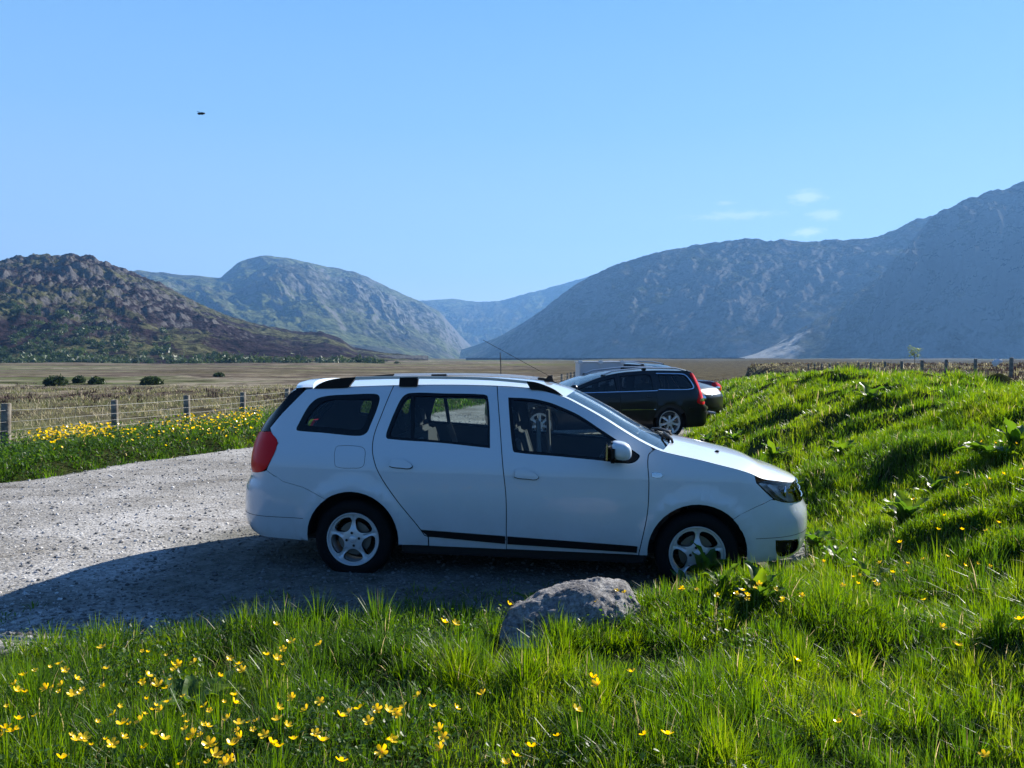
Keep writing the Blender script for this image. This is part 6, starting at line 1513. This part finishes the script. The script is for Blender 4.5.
# clear, deep blue air: the sky model blended with a measured blue gradient by height above the horizon
gtc0 = N_(nt, 'ShaderNodeTexCoord').outputs['Generated']; sz = N_(nt, 'ShaderNodeSeparateXYZ'); nt.links.new(gtc0, sz.inputs[0])
grad = ramp(nt, sz.outputs[2], [(0, (.90, .98, 1.04)), (.07, (.70, .86, 1.0)), (.15, (.47, .71, .99)), (.28, (.30, .58, .97)), (.46, (.18, .45, .90)), (.75, (.055, .17, .48)), (1, (.03, .10, .32))])
fr_ = N_(nt, 'ShaderNodeMapRange'); fr_.inputs[1].default_value = -.8; fr_.inputs[2].default_value = .6; fr_.inputs[3].default_value = 3.7; fr_.inputs[4].default_value = 8.3; nt.links.new(sz.outputs[1], fr_.inputs[0])
gm = N_(nt, 'ShaderNodeVectorMath', operation='SCALE'); nt.links.new(grad, gm.inputs[0]); nt.links.new(fr_.outputs[0], gm.inputs['Scale'])
mu = N_(nt, 'ShaderNodeMix', data_type='RGBA', blend_type='MULTIPLY'); mu.inputs[0].default_value = 1; mu.inputs[7].default_value = (.60, .95, 1.4, 1); nt.links.new(sky.outputs[0], mu.inputs[6])
bk = N_(nt, 'ShaderNodeMapRange'); bk.inputs[1].default_value = -.5; bk.inputs[2].default_value = .35; nt.links.new(sz.outputs[1], bk.inputs[0])
tn = mixc(nt, bk.outputs[0], (.60, .90, 1.18), (1, 1, 1)); tm = N_(nt, 'ShaderNodeMix', data_type='RGBA', blend_type='MULTIPLY'); tm.inputs[0].default_value = 1; nt.links.new(gm.outputs[0], tm.inputs[6]); nt.links.new(tn, tm.inputs[7])
cur = mixc(nt, .95, mu.outputs[2], tm.outputs[2])
gtc = N_(nt, 'ShaderNodeTexCoord').outputs['Generated']
for (px, py, wx, wy, am, sd_) in ((737, 215, 40, 4.0, .30, 1), (808, 197, 15, 6, .38, 2), (826, 215, 16, 5, .34, 3), (808, 232, 15, 4, .5, 4), (726, 203, 10, 2, .25, 5)):
    d = ray(px, py); rgt = Vector((d.y, -d.x, 0)).normalized(); up = rgt.cross(d)
    def dotn(v_, k):
        n = N_(nt, 'ShaderNodeVectorMath', operation='DOT_PRODUCT'); n.inputs[1].default_value = v_; nt.links.new(gtc, n.inputs[0])
        s_ = N_(nt, 'ShaderNodeMath', operation='MULTIPLY'); s_.inputs[1].default_value = k; nt.links.new(n.outputs['Value'], s_.inputs[0]); return s_.outputs[0]
    a = dotn(rgt, F/wx); c_ = N_(nt, 'ShaderNodeMath', operation='SUBTRACT'); nt.links.new(dotn(up, F/wy), c_.inputs[0]); c_.inputs[1].default_value = 0
    cv = N_(nt, 'ShaderNodeCombineXYZ'); nt.links.new(a, cv.inputs[0]); nt.links.new(c_.outputs[0], cv.inputs[1])
    ln = N_(nt, 'ShaderNodeVectorMath', operation='LENGTH'); nt.links.new(cv.outputs[0], ln.inputs[0])
    nn = noise(nt, scaled(nt, gtc, (60, 60, 190)), 1, 6, .62, .4)
    s1 = N_(nt, 'ShaderNodeMath', operation='MULTIPLY_ADD'); nt.links.new(nn, s1.inputs[0]); s1.inputs[1].default_value = -2.4; nt.links.new(ln.outputs['Value'], s1.inputs[2])
    mr_ = N_(nt, 'ShaderNodeMapRange'); mr_.interpolation_type = 'SMOOTHSTEP'; mr_.inputs[1].default_value = .15; mr_.inputs[2].default_value = -.95; mr_.inputs[4].default_value = am; nt.links.new(s1.outputs[0], mr_.inputs[0])
    fwd = N_(nt, 'ShaderNodeMath', operation='GREATER_THAN'); nt.links.new(dotn(d, 1), fwd.inputs[0]); fwd.inputs[1].default_value = .5
    m2 = N_(nt, 'ShaderNodeMath', operation='MULTIPLY'); nt.links.new(mr_.outputs[0], m2.inputs[0]); nt.links.new(fwd.outputs[0], m2.inputs[1])
    cur = mixc(nt, m2.outputs[0], cur, (9.5, 10.2, 11.0))
nt.links.new(cur, bg.inputs[0])
scene.view_settings.view_transform = 'Standard'; scene.view_settings.look = 'None'; scene.view_settings.exposure = 1.3; scene.view_settings.gamma = 1
scene.render.engine = 'CYCLES'; scene.cycles.use_denoising = True
try: scene.cycles.denoiser = 'OPENIMAGEDENOISE'; scene.cycles.denoising_input_passes = 'RGB_ALBEDO_NORMAL'; scene.cycles.denoising_prefilter = 'ACCURATE'
except Exception: pass
scene.cycles.max_bounces = 8; scene.cycles.transparent_max_bounces = 24; scene.cycles.transmission_bounces = 6; scene.cycles.volume_bounces = 0
scene.cycles.sample_clamp_indirect = 6; scene.cycles.caustics_reflective = False; scene.cycles.caustics_refractive = False
bm = bmesh.new(); bmesh.ops.create_cube(bm, size=1)
for v_ in bm.verts: v_.co = Vector((v_.co.x*18400, 2900+v_.co.y*7600, (-15 if v_.co.z < 0 else 760)))
hz_m = bpy.data.materials.new('haze_air'); hz_m.use_nodes = True; nt = hz_m.node_tree; nt.nodes.clear()
out = nt.nodes.new('ShaderNodeOutputMaterial'); pv = nt.nodes.new('ShaderNodeVolumePrincipled')
pv.inputs['Color'].default_value = (.22, .50, 1.0, 1); pv.inputs['Density'].default_value = HAZE; pv.inputs['Anisotropy'].default_value = .2
nt.links.new(pv.outputs[0], out.inputs['Volume'])
o = link('haze', bm_mesh('haze', bm), hz_m); o['kind'] = 'stuff'; o['label'] = 'thin blue haze filling the valley air'; o['category'] = 'haze'
